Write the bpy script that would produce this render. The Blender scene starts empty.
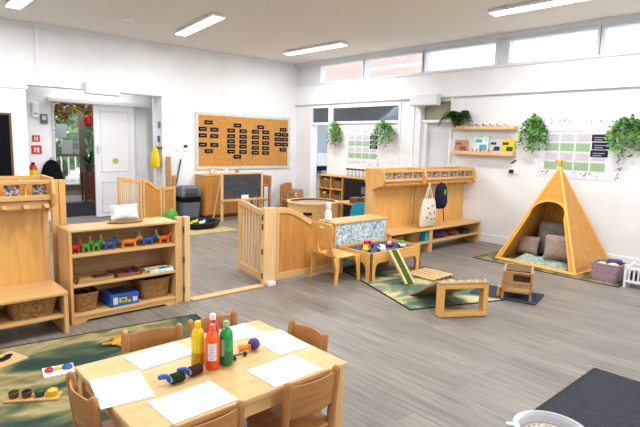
import bpy, bmesh, math, random
from mathutils import Vector, Matrix
PI = math.pi
scene = bpy.context.scene
COL = scene.collection
rnd = random.Random(7)

# ------------------------------------------------------------------ materials
def lin(v):
    v /= 255.0
    return v/12.92 if v <= 0.04045 else ((v+0.055)/1.055)**2.4
def rgb(r, g, b): return (lin(r), lin(g), lin(b), 1.0)
def base_mat(name, rough=0.5, spec=0.4):
    m = bpy.data.materials.new(name); m.use_nodes = True
    b = m.node_tree.nodes['Principled BSDF']
    b.inputs['Roughness'].default_value = rough
    b.inputs['Specular IOR Level'].default_value = spec
    return m, m.node_tree, b
def noise_mat(name, c1, c2, scale=(1, 1, 1), nscale=5.0, rough=0.5, detail=4.0, lo=0.35, hi=0.65, bump=0.0, spec=0.4, dist=0.0):
    m, nt, b = base_mat(name, rough, spec)
    tc = nt.nodes.new('ShaderNodeTexCoord'); mp = nt.nodes.new('ShaderNodeMapping')
    mp.inputs['Scale'].default_value = scale
    nz = nt.nodes.new('ShaderNodeTexNoise'); nz.inputs['Scale'].default_value = nscale
    nz.inputs['Detail'].default_value = detail; nz.inputs['Distortion'].default_value = dist
    cr = nt.nodes.new('ShaderNodeValToRGB')
    cr.color_ramp.elements[0].position = lo; cr.color_ramp.elements[0].color = rgb(*c1)
    cr.color_ramp.elements[1].position = hi; cr.color_ramp.elements[1].color = rgb(*c2)
    nt.links.new(tc.outputs['Object'], mp.inputs[0]); nt.links.new(mp.outputs[0], nz.inputs['Vector'])
    nt.links.new(nz.outputs['Fac'], cr.inputs[0]); nt.links.new(cr.outputs[0], b.inputs['Base Color'])
    if bump:
        bp = nt.nodes.new('ShaderNodeBump'); bp.inputs['Strength'].default_value = bump; bp.inputs['Distance'].default_value = 0.01
        nt.links.new(nz.outputs['Fac'], bp.inputs['Height']); nt.links.new(bp.outputs[0], b.inputs['Normal'])
    return m
def plain(name, c, rough=0.5, spec=0.4, var=6, bump=0.0, nscale=30):
    d = tuple(max(0, v-var) for v in c)
    return noise_mat(name, d, c, (1, 1, 1), nscale, rough, 2.0, 0.3, 0.7, bump, spec)
def wood(name, c1, c2, axis='z', rough=0.45, k=14):
    s = {'x': (1.2, k, k), 'y': (k, 1.2, k), 'z': (k, k, 1.2)}[axis]
    return noise_mat(name, c1, c2, s, 2.2, rough, 5.0, 0.3, 0.72, 0.0, 0.4, 0.6)
def ramp_mat(name, stops, nscale=3, scale=(1, 1, 1), rough=0.9, detail=5, dist=0.5, bump=0.0, spec=0.1, const=False):
    m = noise_mat(name, (0, 0, 0), (255, 255, 255), scale, nscale, rough, detail, 0, 1, bump, spec, dist)
    cr = [n for n in m.node_tree.nodes if n.type == 'VALTORGB'][0].color_ramp
    if const: cr.interpolation = 'CONSTANT'
    cr.elements[0].position = stops[0][0]; cr.elements[0].color = rgb(*stops[0][1])
    cr.elements[1].position = stops[-1][0]; cr.elements[1].color = rgb(*stops[-1][1])
    for p, c in stops[1:-1]:
        e = cr.elements.new(p); e.color = rgb(*c)
    return m
def glass(name, tint=(255, 255, 255), mix=0.12, rough=0.02):
    m = bpy.data.materials.new(name); m.use_nodes = True; nt = m.node_tree
    nt.nodes.clear()
    o = nt.nodes.new('ShaderNodeOutputMaterial'); mx = nt.nodes.new('ShaderNodeMixShader')
    t = nt.nodes.new('ShaderNodeBsdfTransparent'); t.inputs[0].default_value = rgb(*tint)
    g = nt.nodes.new('ShaderNodeBsdfGlossy'); g.inputs['Roughness'].default_value = rough
    mx.inputs[0].default_value = mix
    nt.links.new(t.outputs[0], mx.inputs[1]); nt.links.new(g.outputs[0], mx.inputs[2]); nt.links.new(mx.outputs[0], o.inputs[0])
    return m
def emit(name, c, s):
    m, nt, b = base_mat(name)
    b.inputs['Base Color'].default_value = rgb(*c)
    b.inputs['Emission Color'].default_value = rgb(*c); b.inputs['Emission Strength'].default_value = s
    return m

M = {}
M['wall'] = noise_mat('white_wall_paint', (226, 227, 228), (233, 234, 235), (1, 1, 1), 3, 0.75, 3, 0.3, 0.7, 0.02, 0.2)
M['white'] = plain('white_gloss_paint', (234, 235, 237), 0.4, 0.4, 3)
M['frame'] = plain('white_frame_paint', (222, 226, 231), 0.5, 0.3, 4)
M['ceiling'] = noise_mat('textured_ceiling_paint', (232, 227, 219), (240, 235, 228), (1, 1, 1), 40, 0.95, 4, 0.3, 0.7, 0.15, 0.05)
M['recess'] = plain('blue_grey_wall_paint', (176, 186, 198), 0.8, 0.2, 4)
M['beige'] = plain('beige_blind', (172, 168, 146), 0.8, 0.2, 6)
M['greydoor'] = plain('pale_grey_paint', (214, 216, 219), 0.6, 0.3, 3)
M['w_table'] = wood('birch_table_top', (204, 163, 108), (218, 180, 126), 'x', 0.4, 10)
M['w_light'] = wood('birch_light_x', (204, 158, 98), (222, 180, 120), 'x')
M['w_lightz'] = wood('birch_light_z', (204, 158, 98), (222, 180, 120), 'z')
M['w_pine'] = wood('pale_pine_z', (216, 176, 124), (232, 196, 146), 'z')
M['w_honey'] = wood('honey_ply_z', (212, 158, 82), (229, 178, 102), 'z')
M['w_honeyx'] = wood('honey_ply_x', (212, 158, 82), (229, 180, 104), 'x')
M['w_panel'] = wood('oak_veneer_panel', (184, 122, 56), (204, 144, 76), 'z', 0.45, 18)
M['w_chair'] = wood('warm_beech_chair', (160, 108, 58), (184, 130, 74), 'z', 0.4)
M['w_chairx'] = wood('warm_beech_chair_x', (160, 108, 58), (184, 130, 74), 'x', 0.4)
M['w_orange'] = wood('amber_ply', (188, 124, 44), (210, 148, 64), 'z', 0.4, 16)
M['w_edge'] = plain('amber_edge', (228, 176, 84), 0.45)
M['w_dark'] = wood('dark_wood', (86, 58, 38), (112, 78, 52), 'z')
M['w_red'] = wood('reddish_tray_wood', (118, 62, 46), (140, 82, 62), 'x')
M['w_mid'] = wood('mid_wood', (160, 118, 76), (182, 138, 92), 'x')
M['shadow_in'] = plain('shaded_cubby_back', (120, 88, 56), 0.7)  # shade inside the cubbies put into the back panel's brown
M['paper'] = plain('white_paper', (240, 241, 245), 0.8, 0.1, 2)
M['poster'] = plain('poster_stock', (222, 224, 230), 0.8, 0.1, 2)
M['black'] = plain('black_plastic', (26, 26, 28), 0.5, 0.3, 4)
M['chalk'] = noise_mat('chalkboard_slate', (58, 60, 64), (76, 78, 82), (1, 1, 1), 12, 0.85, 4)
M['grey'] = plain('grey_plastic', (98, 106, 114), 0.45, 0.4)
M['lgrey'] = plain('light_grey_plastic', (200, 204, 208), 0.5, 0.3)
M['red'] = plain('red_plastic', (200, 40, 36), 0.4)
M['yellow'] = plain('yellow_plastic', (236, 196, 30), 0.4)
M['green'] = plain('green_plastic', (70, 160, 66), 0.4)
M['lime'] = plain('lime_plastic', (170, 196, 60), 0.4)
M['blue'] = plain('blue_plastic', (36, 92, 180), 0.4)
M['orange'] = plain('orange_plastic', (238, 134, 30), 0.4)
M['salmon'] = plain('salmon_plastic', (232, 112, 66), 0.4)
M['purple'] = plain('purple_rubber', (78, 58, 120), 0.5)
M['teal'] = plain('turquoise_plastic', (40, 168, 196), 0.4)
M['pink'] = plain('crimson_paint_bottle', (206, 44, 70), 0.25, 0.5)
M['pinkcap'] = plain('translucent_white_cap', (238, 226, 228), 0.4)
M['by'] = plain('yellow_paint_clear', (238, 206, 20), 0.22, 0.5)
M['by2'] = plain('yellow_paint_full', (196, 154, 22), 0.22, 0.5)
M['bo'] = plain('orange_paint_clear', (236, 96, 34), 0.22, 0.5)
M['bo2'] = plain('orange_paint_full', (222, 74, 22), 0.22, 0.5)
M['bg'] = plain('green_paint_clear', (24, 150, 74), 0.22, 0.5)
M['bg2'] = plain('green_paint_full', (12, 116, 58), 0.22, 0.5)
M['foam_g'] = plain('mossy_foam', (58, 70, 40), 0.9, 0.1, 14, 0.3)
M['foam_b'] = plain('brown_foam', (84, 58, 50), 0.9, 0.1, 12, 0.3)
M['wicker'] = noise_mat('wicker_weave', (112, 78, 44), (172, 128, 80), (1, 1, 3.2), 42, 0.8, 2, 0.35, 0.65, 0.6, 0.15)
M['wickd'] = plain('dark_pine_cones', (76, 46, 30), 0.9, 0.1, 20, 0.3)
M['tan'] = plain('cream_canvas', (226, 214, 196), 0.9, 0.1)
M['navy'] = plain('navy_fabric', (34, 40, 58), 0.9, 0.1)
M['cushm'] = noise_mat('mint_print_cotton', (196, 214, 200), (232, 238, 232), (1, 1, 1), 26, 0.9, 2, 0.45, 0.55)
M['cusht'] = noise_mat('taupe_woven', (146, 126, 114), (170, 150, 136), (1, 1, 1), 40, 0.95, 3)
M['cushg'] = noise_mat('grey_check_woven', (120, 112, 110), (152, 144, 140), (1, 6, 1), 14, 0.95, 2)
M['cushs'] = noise_mat('sage_quilt', (134, 150, 132), (178, 190, 172), (1, 1, 1), 18, 0.95, 3)
M['lilac'] = noise_mat('lilac_felt', (150, 120, 136), (186, 156, 170), (1, 1, 1), 60, 0.95, 3, 0.35, 0.65, 0.4)
M['cream'] = plain('cream_fleece', (226, 210, 186), 0.95, 0.1, 16, 0.3)
M['darkmat'] = noise_mat('charcoal_mat_pile', (50, 51, 58), (72, 74, 82), (1, 1, 1), 160, 0.95, 3, 0.3, 0.7, 0.5, 0.05)
M['rubber'] = plain('black_rubber_edge', (44, 44, 48), 0.7, 0.2)
M['rug'] = ramp_mat('landscape_rug_print', [(0.0, (40, 58, 52)), (0.40, (52, 72, 64)), (0.46, (84, 96, 74)), (0.51, (124, 118, 78)), (0.57, (170, 156, 114)), (0.63, (146, 134, 94)), (0.7, (92, 98, 66)), (1.0, (70, 88, 68))], 2.1, (1, 1.6, 1), 0.95, 7, 0.7, 0.1)
M['rugm'] = ramp_mat('meadow_rug_print', [(0.0, (66, 84, 76)), (0.42, (84, 102, 88)), (0.48, (118, 130, 102)), (0.53, (178, 170, 124)), (0.64, (192, 182, 136)), (0.72, (130, 138, 104)), (1.0, (92, 110, 92))], 2.0, (1, 1.3, 1), 0.95, 8, 0.8, 0.1)
M['rugy'] = ramp_mat('straw_rug', [(0.0, (138, 126, 84)), (0.5, (172, 158, 110)), (1.0, (190, 178, 130))], 6, (1, 3, 1), 0.95)
M['rugt'] = ramp_mat('olive_play_rug', [(0.0, (62, 64, 48)), (0.45, (98, 90, 62)), (0.55, (146, 134, 98)), (1.0, (90, 88, 64))], 2.6, (1, 2.2, 1), 0.95)
M['rugedge'] = plain('dark_rug_binding', (40, 48, 46), 0.9, 0.1)
M['floral'] = ramp_mat('blue_floral_backing', [(0.0, (84, 116, 134)), (0.46, (146, 172, 184)), (0.53, (232, 238, 238)), (0.62, (160, 184, 190)), (1.0, (92, 124, 140))], 17, (1, 1, 1), 0.8, 3, 1.4)
M['cork'] = noise_mat('hessian_board', (180, 128, 66), (202, 148, 82), (1, 1, 1), 18, 0.95, 5, 0.3, 0.7, 0.05, 0.05)
M['border'] = ramp_mat('speckled_border_strip', [(0.0, (150, 160, 152)), (0.5, (204, 206, 198)), (1.0, (226, 226, 218))], 40)
M['scribble'] = ramp_mat('photo_name_strip', [(0.0, (52, 44, 48)), (0.46, (96, 84, 84)), (0.5, (196, 186, 176)), (0.58, (110, 92, 90)), (1.0, (50, 44, 52))], 26, (1, 1, 1), 0.6, 2)
M['leaf1'] = plain('leaf_mid_green', (76, 132, 58), 0.5, 0.3, 20, 0, 8)
M['leaf2'] = plain('leaf_light_green', (122, 170, 84), 0.5, 0.3, 20, 0, 8)
M['leaf3'] = plain('leaf_dark_green', (44, 92, 48), 0.5, 0.3, 16, 0, 8)
M['sage'] = plain('sage_print', (158, 188, 146), 0.8, 0.1)
M['lav'] = plain('pale_lilac_print', (204, 202, 212), 0.8, 0.1, 3)
M['inkbox'] = plain('dark_navy_print', (42, 42, 62), 0.8, 0.1)
M['faint'] = plain('faint_grey_ink', (160, 158, 168), 0.8, 0.1)
M['whiteink'] = plain('white_ink', (222, 222, 222), 0.8, 0.1)
M['metal'] = plain('dark_metal', (58, 58, 62), 0.35, 0.5)
M['cloth_y'] = plain('yellow_cloth', (240, 206, 40), 0.9, 0.1)
M['coat'] = plain('black_coat_fabric', (22, 23, 28), 0.95, 0.05, 5, 0.2)
M['tile'] = plain('grey_corridor_vinyl', (136, 130, 126), 0.6)
M['paving'] = plain('pale_paving', (206, 206, 204), 0.9)
M['brown'] = plain('brown_frame_paint', (124, 110, 96), 0.6)
M['leafbrown'] = noise_mat('dried_leaf_garland', (92, 74, 44), (206, 168, 84), (1, 1, 1), 30, 0.9, 3)
M['glass'] = glass('clear_glass')
M['frost'] = glass('dusky_transom_glass', (150, 160, 164), 0.12, 0.05)
M['clearp'] = glass('clear_plastic', (226, 230, 236), 0.16, 0.12)
M['screen'] = plain('dark_screen', (52, 54, 60), 0.3, 0.5)
M['brick'] = plain('pale_red_brickwork', (224, 170, 160), 0.9)
M['lamp'] = emit('lit_diffuser', (255, 253, 248), 9.0)
M['clearp'] = None
def milky():
    m, nt, b = base_mat('milky_clear_plastic', 0.25, 0.5)
    b.inputs['Base Color'].default_value = rgb(236, 238, 242); b.inputs['Alpha'].default_value = .45
    return m
M['clearp'] = milky()
M['soil'] = noise_mat('dry_pasta_mix', (120, 92, 76), (222, 206, 190), (1, 1, 1), 70, 0.9, 3, 0.35, 0.65, 0.5)
M['inset'] = plain('blue_grey_inset', (66, 84, 120), 0.6)
M['ochre'] = plain('ochre_plastic', (222, 156, 44), 0.5)
M['slate'] = plain('slate_blue_mat', (62, 70, 82), 0.9, 0.1)
M['astro'] = plain('dark_astro_turf', (70, 96, 40), 0.95, 0.1, 14)

def floor_mat():
    m, nt, b = base_mat('grey_oak_vinyl_planks', 0.42, 0.4)
    tc = nt.nodes.new('ShaderNodeTexCoord')
    mp = nt.nodes.new('ShaderNodeMapping'); mp.inputs['Rotation'].default_value = (0, 0, PI/2)
    br = nt.nodes.new('ShaderNodeTexBrick'); br.offset = 0.37; br.squash = 1
    br.inputs['Scale'].default_value = 1.0; br.inputs['Brick Width'].default_value = 1.2; br.inputs['Row Height'].default_value = 0.15
    br.inputs['Mortar Size'].default_value = 0.0012; br.inputs['Mortar Smooth'].default_value = 0.3; br.inputs['Bias'].default_value = 0
    br.inputs['Color1'].default_value = rgb(123, 117, 110); br.inputs['Color2'].default_value = rgb(138, 131, 123); br.inputs['Mortar'].default_value = rgb(97, 91, 86)
    mp2 = nt.nodes.new('ShaderNodeMapping'); mp2.inputs['Scale'].default_value = (16, 1.1, 1)
    nz = nt.nodes.new('ShaderNodeTexNoise'); nz.inputs['Scale'].default_value = 2.0; nz.inputs['Detail'].default_value = 6; nz.inputs['Distortion'].default_value = 0.5
    cr = nt.nodes.new('ShaderNodeValToRGB')
    cr.color_ramp.elements[0].position = 0.3; cr.color_ramp.elements[0].color = (0.62, 0.62, 0.62, 1)
    cr.color_ramp.elements[1].position = 0.66; cr.color_ramp.elements[1].color = (1.1, 1.1, 1.1, 1)
    mx = nt.nodes.new('ShaderNodeMix'); mx.data_type = 'RGBA'; mx.blend_type = 'MULTIPLY'; mx.inputs[0].default_value = 0.9
    L = nt.links.new
    L(tc.outputs['Object'], mp.inputs[0]); L(mp.outputs[0], br.inputs['Vector'])
    L(tc.outputs['Object'], mp2.inputs[0]); L(mp2.outputs[0], nz.inputs['Vector']); L(nz.outputs['Fac'], cr.inputs[0])
    L(br.outputs['Color'], mx.inputs[6]); L(cr.outputs[0], mx.inputs[7]); L(mx.outputs[2], b.inputs['Base Color'])
    return m
M['floor'] = floor_mat()

# ------------------------------------------------------------------ mesh builder
class MB:
    def __init__(s): s.v = []; s.f = []; s.m = []
    def add(s, vs, fs, mi=0, R=None):
        n = len(s.v)
        s.v += [tuple(R @ Vector(p)) if R is not None else tuple(p) for p in vs]
        for f in fs: s.f.append([i+n for i in f]); s.m.append(mi)
        return s
    def box(s, x0, x1, y0, y1, z0, z1, mi=0, R=None):
        return s.add([(x0, y0, z0), (x1, y0, z0), (x1, y1, z0), (x0, y1, z0), (x0, y0, z1), (x1, y0, z1), (x1, y1, z1), (x0, y1, z1)],
                     [(3, 2, 1, 0), (4, 5, 6, 7), (0, 1, 5, 4), (1, 2, 6, 5), (2, 3, 7, 6), (3, 0, 4, 7)], mi, R)
    def cbox(s, c, d, mi=0, rz=0, rx=0, ry=0):
        R = Matrix.Translation(c) @ Matrix.Rotation(rz, 4, 'Z') @ Matrix.Rotation(ry, 4, 'Y') @ Matrix.Rotation(rx, 4, 'X')
        return s.box(-d[0]/2, d[0]/2, -d[1]/2, d[1]/2, -d[2]/2, d[2]/2, mi, R)
    def tube(s, pts, r, n=10, mi=0, cap=True):
        pts = [Vector(p) for p in pts]; k = len(pts)
        rs = r if isinstance(r, (list, tuple)) else [r]*k
        vs = []; prev = None
        for i, p in enumerate(pts):
            t = (pts[min(i+1, k-1)] - pts[max(i-1, 0)]).normalized()
            if prev is None:
                a = Vector((0, 0, 1)) if abs(t.z) < 0.9 else Vector((1, 0, 0))
                u = t.cross(a).normalized()
            else:
                u = (prev - t*prev.dot(t)).normalized()
            prev = u; w = t.cross(u)
            for j in range(n):
                a = 2*PI*j/n; vs.append(p + rs[i]*(math.cos(a)*u + math.sin(a)*w))
        fs = [(i*n+j, i*n+(j+1) % n, (i+1)*n+(j+1) % n, (i+1)*n+j) for i in range(k-1) for j in range(n)]
        if cap: fs += [tuple(range(n))[::-1], tuple((k-1)*n+j for j in range(n))]
        return s.add(vs, fs, mi)
    def cyl(s, p0, p1, r, n=12, mi=0, r1=None): return s.tube([p0, p1], [r, r if r1 is None else r1], n, mi)
    def lathe(s, prof, c=(0, 0, 0), n=20, mi=0, sx=1, sy=1, mis=None, R=None):
        k = len(prof); vs = []
        for r, z in prof:
            for j in range(n):
                a = 2*PI*j/n; vs.append((c[0]+r*sx*math.cos(a), c[1]+r*sy*math.sin(a), c[2]+z))
        for i in range(k-1):
            mm = mi if mis is None else mis[i]
            s.add(vs[i*n:(i+2)*n], [(j, (j+1) % n, n+(j+1) % n, n+j) for j in range(n)], mm, R)
        s.add(vs[:n], [tuple(range(n))[::-1]], mi if mis is None else mis[0], R)
        s.add(vs[-n:], [tuple(range(n))], mi if mis is None else mis[-1], R)
        return s
    def ell(s, c, r, n=12, mi=0, R=None):
        r = (r, r, r) if not isinstance(r, (tuple, list)) else r
        h = n//2; prof = [(math.sin(PI*i/h), -math.cos(PI*i/h)) for i in range(h+1)]
        vs = []
        for a, z in prof:
            for j in range(n):
                t = 2*PI*j/n
                q = Vector((r[0]*a*math.cos(t), r[1]*a*math.sin(t), r[2]*z))
                if R is not None: q = R @ q
                vs.append(q + Vector(c))
        return s.add(vs, [(i*n+j, i*n+(j+1) % n, (i+1)*n+(j+1) % n, (i+1)*n+j) for i in range(h) for j in range(n)], mi)
    def prism(s, pts, ax, a, b, mi=0, R=None):
        def P(p, t): return {'x': (t, p[0], p[1]), 'y': (p[0], t, p[1]), 'z': (p[0], p[1], t)}[ax]
        n = len(pts)
        vs = [P(p, a) for p in pts] + [P(p, b) for p in pts]
        return s.add(vs, [tuple(range(n))[::-1], tuple(range(n, 2*n))] + [(i, (i+1) % n, n+(i+1) % n, n+i) for i in range(n)], mi, R)
    def loft(s, rings, mi=0, cap=True):
        n = len(rings[0]); vs = [p for r in rings for p in r]
        fs = [(i*n+j, i*n+(j+1) % n, (i+1)*n+(j+1) % n, (i+1)*n+j) for i in range(len(rings)-1) for j in range(n)]
        if cap: fs += [tuple(range(n))[::-1], tuple((len(rings)-1)*n+j for j in range(n))]
        return s.add(vs, fs, mi)
    def leaf(s, p, d, up, L, W, mi=0):
        p, d, up = Vector(p), Vector(d).normalized(), Vector(up)
        w = d.cross(up)
        if w.length < 1e-4: w = d.cross(Vector((1, 0, 0.3)))
        w.normalize(); nrm = w.cross(d)
        a = p; b = p + d*L*0.45 + w*W/2 + nrm*W*0.12; c = p + d*L; e = p + d*L*0.45 - w*W/2 + nrm*W*0.12
        return s.add([a, b, c, e], [(0, 1, 2), (0, 2, 3)], mi)

def obj(name, mb, mat, parent=None, bev=0.0, smooth=False, loc=None, rz=0, sub=0):
    me = bpy.data.meshes.new(name)
    me.from_pydata(mb.v, [], mb.f)
    for m in (mat if isinstance(mat, (list, tuple)) else [mat]): me.materials.append(M[m])
    me.polygons.foreach_set('material_index', mb.m)
    if not getattr(mb, 'loose', False):
        bm = bmesh.new(); bm.from_mesh(me)
        bmesh.ops.remove_doubles(bm, verts=bm.verts, dist=1e-6)
        bmesh.ops.recalc_face_normals(bm, faces=bm.faces); bm.to_mesh(me); bm.free()
    if smooth:
        me.polygons.foreach_set('use_smooth', [True]*len(me.polygons))
        me.set_sharp_from_angle(angle=math.radians(42))
    me.update()
    o = bpy.data.objects.new(name, me); COL.objects.link(o)
    if parent: o.parent = parent
    if loc is not None: o.location = loc
    if rz: o.rotation_euler = (0, 0, rz)
    if bev:
        b = o.modifiers.new('bevel', 'BEVEL'); b.width = bev; b.segments = 2; b.limit_method = 'ANGLE'; b.angle_limit = math.radians(40)
    if sub:
        b = o.modifiers.new('subsurf', 'SUBSURF'); b.levels = sub; b.render_levels = sub
    return o
def tag(o, label, cat, group=None):
    o['label'] = label; o['category'] = cat
    if group: o['group'] = group
    return o
def thing(name, label, cat, loc=(0, 0, 0), rz=0, group=None):
    o = bpy.data.objects.new(name, None); COL.objects.link(o); o.empty_display_size = 0.1
    o.location = loc; o.rotation_euler = (0, 0, rz)
    return tag(o, label, cat, group)
def struct(name, mb, mat, parent=None, bev=0.0):
    o = obj(name, mb, mat, parent, bev)
    if parent is None: o['kind'] = 'structure'
    return o
def kids(o): return [c for c in COL.objects if c.parent == o]
def dup(o, loc, rz=0.0, label=None, group=None):
    r = o.copy(); COL.objects.link(r); r.location = loc; r.rotation_euler = (0, 0, rz)
    if label: r['label'] = label
    if group: r['group'] = group
    def rec(src, dst):
        for ch in kids(src):
            c = ch.copy(); COL.objects.link(c); c.parent = dst; rec(ch, c)
    rec(o, r)
    return r

# ------------------------------------------------------------------ room shell
XR, YB, ZC = 7.4, 9.05, 3.2
struct('floor', MB().box(-2.6, 9.6, -3.2, 9.9, -0.12, 0), 'floor')
struct('ceiling', MB().box(-2.6, 7.6, -3.2, 10.0, ZC, ZC+0.15), 'ceiling')
struct('ceiling_recess', MB().box(7.58, 9.5, 4.5, YB+.3, 2.55, 2.65), 'wall')
struct('wall_back', MB().box(-2.6, 2.01, YB, 9.45, 0, ZC).box(4.22, 7.6, YB, 9.45, 0, ZC).box(7.6, 9.5, YB, 9.2, 0, 2.6).box(2.01, 4.22, YB, 9.45, 2.28, ZC), 'wall')
struct('trim_1', MB().box(-2.5, 2.04, YB-0.02, YB, 2.2, 2.25).box(2.01, 4.46, YB-0.015, YB, 2.265, 2.29), 'white')
struct('trim_2', MB().box(2.17, 2.21, YB-0.03, YB, 2.46, ZC), 'white', bev=0.004)          # pipe boxing
struct('wall_left', MB().box(-2.75, -2.6, -3.2, 10.0, 0, ZC), 'wall')
# wall behind the viewer; its long window band is added for daylight fill
struct('wall_front', MB().box(-2.6, 9.6, -3.35, -3.2, 0, 0.9).box(-2.6, 9.6, -3.35, -3.2, 2.6, ZC).box(-2.6, -1.8, -3.35, -3.2, 0.9, 2.6)
       .box(6.6, 9.6, -3.35, -3.2, 0.9, 2.6).box(1.0, 1.3, -3.35, -3.2, 0.9, 2.6).box(3.8, 4.1, -3.35, -3.2, 0.9, 2.6), 'wall')
w = struct('window_8', MB().box(-1.8, 6.6, -3.30, -3.24, 0.9, 0.97).box(-1.8, 6.6, -3.30, -3.24, 2.53, 2.6).box(-0.4, -0.34, -3.3, -3.24, 0.9, 2.6).box(2.5, 2.56, -3.3, -3.24, 0.9, 2.6).box(5.3, 5.36, -3.3, -3.24, 0.9, 2.6), 'frame')
obj('pane', MB().box(-1.8, 6.6, -3.275, -3.265, 0.95, 2.55), 'glass', w)
# right wall: solid part, pier, posts
struct('wall_right', MB().box(XR, 7.58, -3.2, 4.97, 0, 2.32).box(XR, 7.58, 8.52, YB, 0, 2.32).box(XR, 7.52, 5.62, 6.08, 0, 2.32).box(XR, 7.5, 7.86, 7.99, 0, 2.32)
       .box(XR+0.02, 7.48, 6.08, 7.86, 0, 1.92), 'wall')
struct('wall_right_upper', MB().box(XR-0.05, 7.58, -3.2, YB, 2.31, 2.73), 'wall')
struct('trim_3', MB().box(XR-0.07, XR-0.05, -3.2, YB, 2.71, 2.74), 'frame')
struct('trim_4', MB().box(XR-0.02, 7.5, 4.95, 4.99, 0, 2.31).box(XR-0.012, 7.5, 5.60, 5.64, 0, 2.31).box(XR-0.012, 7.5, 6.05, 6.1, 0, 2.31).box(XR-0.012, 7.5, 8.5, 8.55, 0, 2.31).box(XR-0.015, XR, 5.74, 5.79, 0, 2.3), 'white')
# clerestory windows
for i, (a, b) in enumerate([(7.03, 8.24), (5.63, 6.95), (4.25, 5.55), (2.79, 4.02), (1.45, 2.70), (0.1, 1.37), (-1.3, 0.02)]):
    f = MB()
    x0, x1 = XR-0.03, XR+0.1
    f.box(x0, x1, a-0.05, a, 2.73, 3.13).box(x0, x1, b, b+0.05, 2.73, 3.13).box(x0, x1, a, b, 2.73, 2.76).box(x0, x1, a, b, 3.085, 3.13)
    o = struct('window_%d' % (i+1), f, 'frame')
    obj('pane', MB().box(XR+0.04, XR+0.05, a, b, 2.75, 3.1), 'glass', o)
struct('trim_5', MB().box(XR-0.06, XR+0.12, -3.2, YB, 3.13, ZC).box(XR, XR+0.12, 4.07, 4.2, 2.73, 3.13).box(XR, XR+0.12, 8.29, YB, 2.73, 3.13).box(XR, XR+0.12, -3.2, -1.35, 2.73, 3.13), 'frame')
# inner transom windows and doorway on the right wall
f = MB().box(XR-0.01, 7.48, 6.08, 7.86, 1.9, 1.945).box(XR-0.01, 7.48, 6.08, 7.86, 2.215, 2.31).box(XR-0.01, 7.48, 7.99, 8.52, 1.88, 1.93).box(XR-0.01, 7.48, 7.99, 8.52, 2.23, 2.31)
o = struct('window_9', f, 'white')
obj('pane', MB().box(7.43, 7.44, 6.08, 7.86, 1.94, 2.22), 'frost', o)
obj('pane', MB().box(7.43, 7.44, 7.99, 8.52, 1.92, 2.24), 'frost', o)
o = struct('door_2', MB().box(7.5, 7.54, 4.99, 5.6, 0, 1.9), 'greydoor')
obj('transom_frame', MB().box(7.42, 7.54, 4.99, 5.6, 1.9, 1.945).box(7.42, 7.54, 4.99, 5.6, 2.25, 2.31), 'white', o)
obj('transom_blind', MB().box(7.5, 7.52, 4.99, 5.6, 1.94, 2.26), 'beige', o)
obj('door_frame', MB().box(7.44, 7.5, 5.5, 5.6, 0, 1.9), 'white', o)
struct('wall_recess', MB().box(9.4, 9.5, 4.6, 9.2, 0, 2.55).box(7.58, 9.5, 4.5, 4.6, 0, 2.55).box(7.6, 9.4, YB-0.02, YB-0.001, 0, 2.55), 'recess')
struct('trim_6', MB().prism([(8.95, 0.95), (8.95, 1.25), (6.6, 2.75), (6.6, 2.45)], 'x', 8.7, 8.82), 'lgrey')   # stair string seen through the opening
struct('baseboard_right', MB().box(XR-0.018, XR, -3.2, 4.95, 0, 0.13), 'white', bev=0.004)
struct('baseboard_back', MB().box(4.24, XR, YB-0.015, YB, 0, 0.12), 'white')
# pocket wall behind the thick opening, sliding door, corridor
struct('wall_lobby', MB().box(1.4, 2.58, 9.85, 9.95, 0, ZC).box(3.85, 5.2, 9.85, 9.95, 0, ZC).box(2.58, 3.85, 9.85, 9.95, 2.08, ZC)
       .box(1.4, 1.5, 9.45, 9.85, 0, ZC).box(5.1, 5.2, 9.45, 9.85, 0, ZC), 'wall')
d = struct('door_1', MB().box(3.25, 3.99, 9.77, 9.81, 0.02, 2.08), 'white')
obj('door_moulding', MB().box(3.36, 3.88, 9.757, 9.77, 0.86, 0.875).box(3.36, 3.88, 9.757, 9.77, 1.97, 1.985).box(3.36, 3.375, 9.757, 9.77, 0.86, 1.985).box(3.865, 3.88, 9.757, 9.77, 0.86, 1.985)
    .box(3.36, 3.88, 9.757, 9.77, 0.66, 0.675).box(3.36, 3.88, 9.757, 9.77, 0.1, 0.115).box(3.36, 3.375, 9.757, 9.77, 0.1, 0.675).box(3.865, 3.88, 9.757, 9.77, 0.1, 0.675), 'frame', d)
obj('door_handle', MB().box(3.29, 3.32, 9.74, 9.77, 1.2, 1.34), 'lgrey', d, bev=0.004)
st = obj('door_sticker', MB().cyl((3.62, 9.771, 1.06), (3.62, 9.764, 1.06), 0.055, 20), 'lime', d); st['label'] = 'round lime green sticker'
struct('trim_7', MB().box(2.5, 4.3, 9.74, 9.85, 2.08, 2.15), 'white', bev=0.005)
struct('trim_8', MB().box(2.57, 2.61, 9.83, 9.97, 0, 2.08), 'lgrey')
struct('floor_corridor', MB().box(1.8, 6.2, 9.9, 12.6, -0.12, -0.002), 'tile')
struct('floor_porch', MB().box(1.8, 6.2, 12.6, 14.1, -0.12, 0.12), 'w_dark')
struct('trim_9', MB().box(1.8, 6.2, 12.57, 12.6, 0, 0.13), 'white')
struct('wall_corridor', MB().box(1.7, 1.8, 9.95, 14.1, 0, ZC).box(5.6, 5.7, 9.95, 14.1, 0, ZC).box(1.8, 3.55, 14.0, 14.1, 0, 2.6).box(4.95, 5.6, 14.0, 14.1, 0, 2.6).box(3.55, 4.95, 14.0, 14.1, 2.2, 2.6), 'wall')
struct('ceiling_corridor', MB().box(1.7, 5.7, 9.95, 14.1, 2.6, 2.7), 'ceiling')
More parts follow.
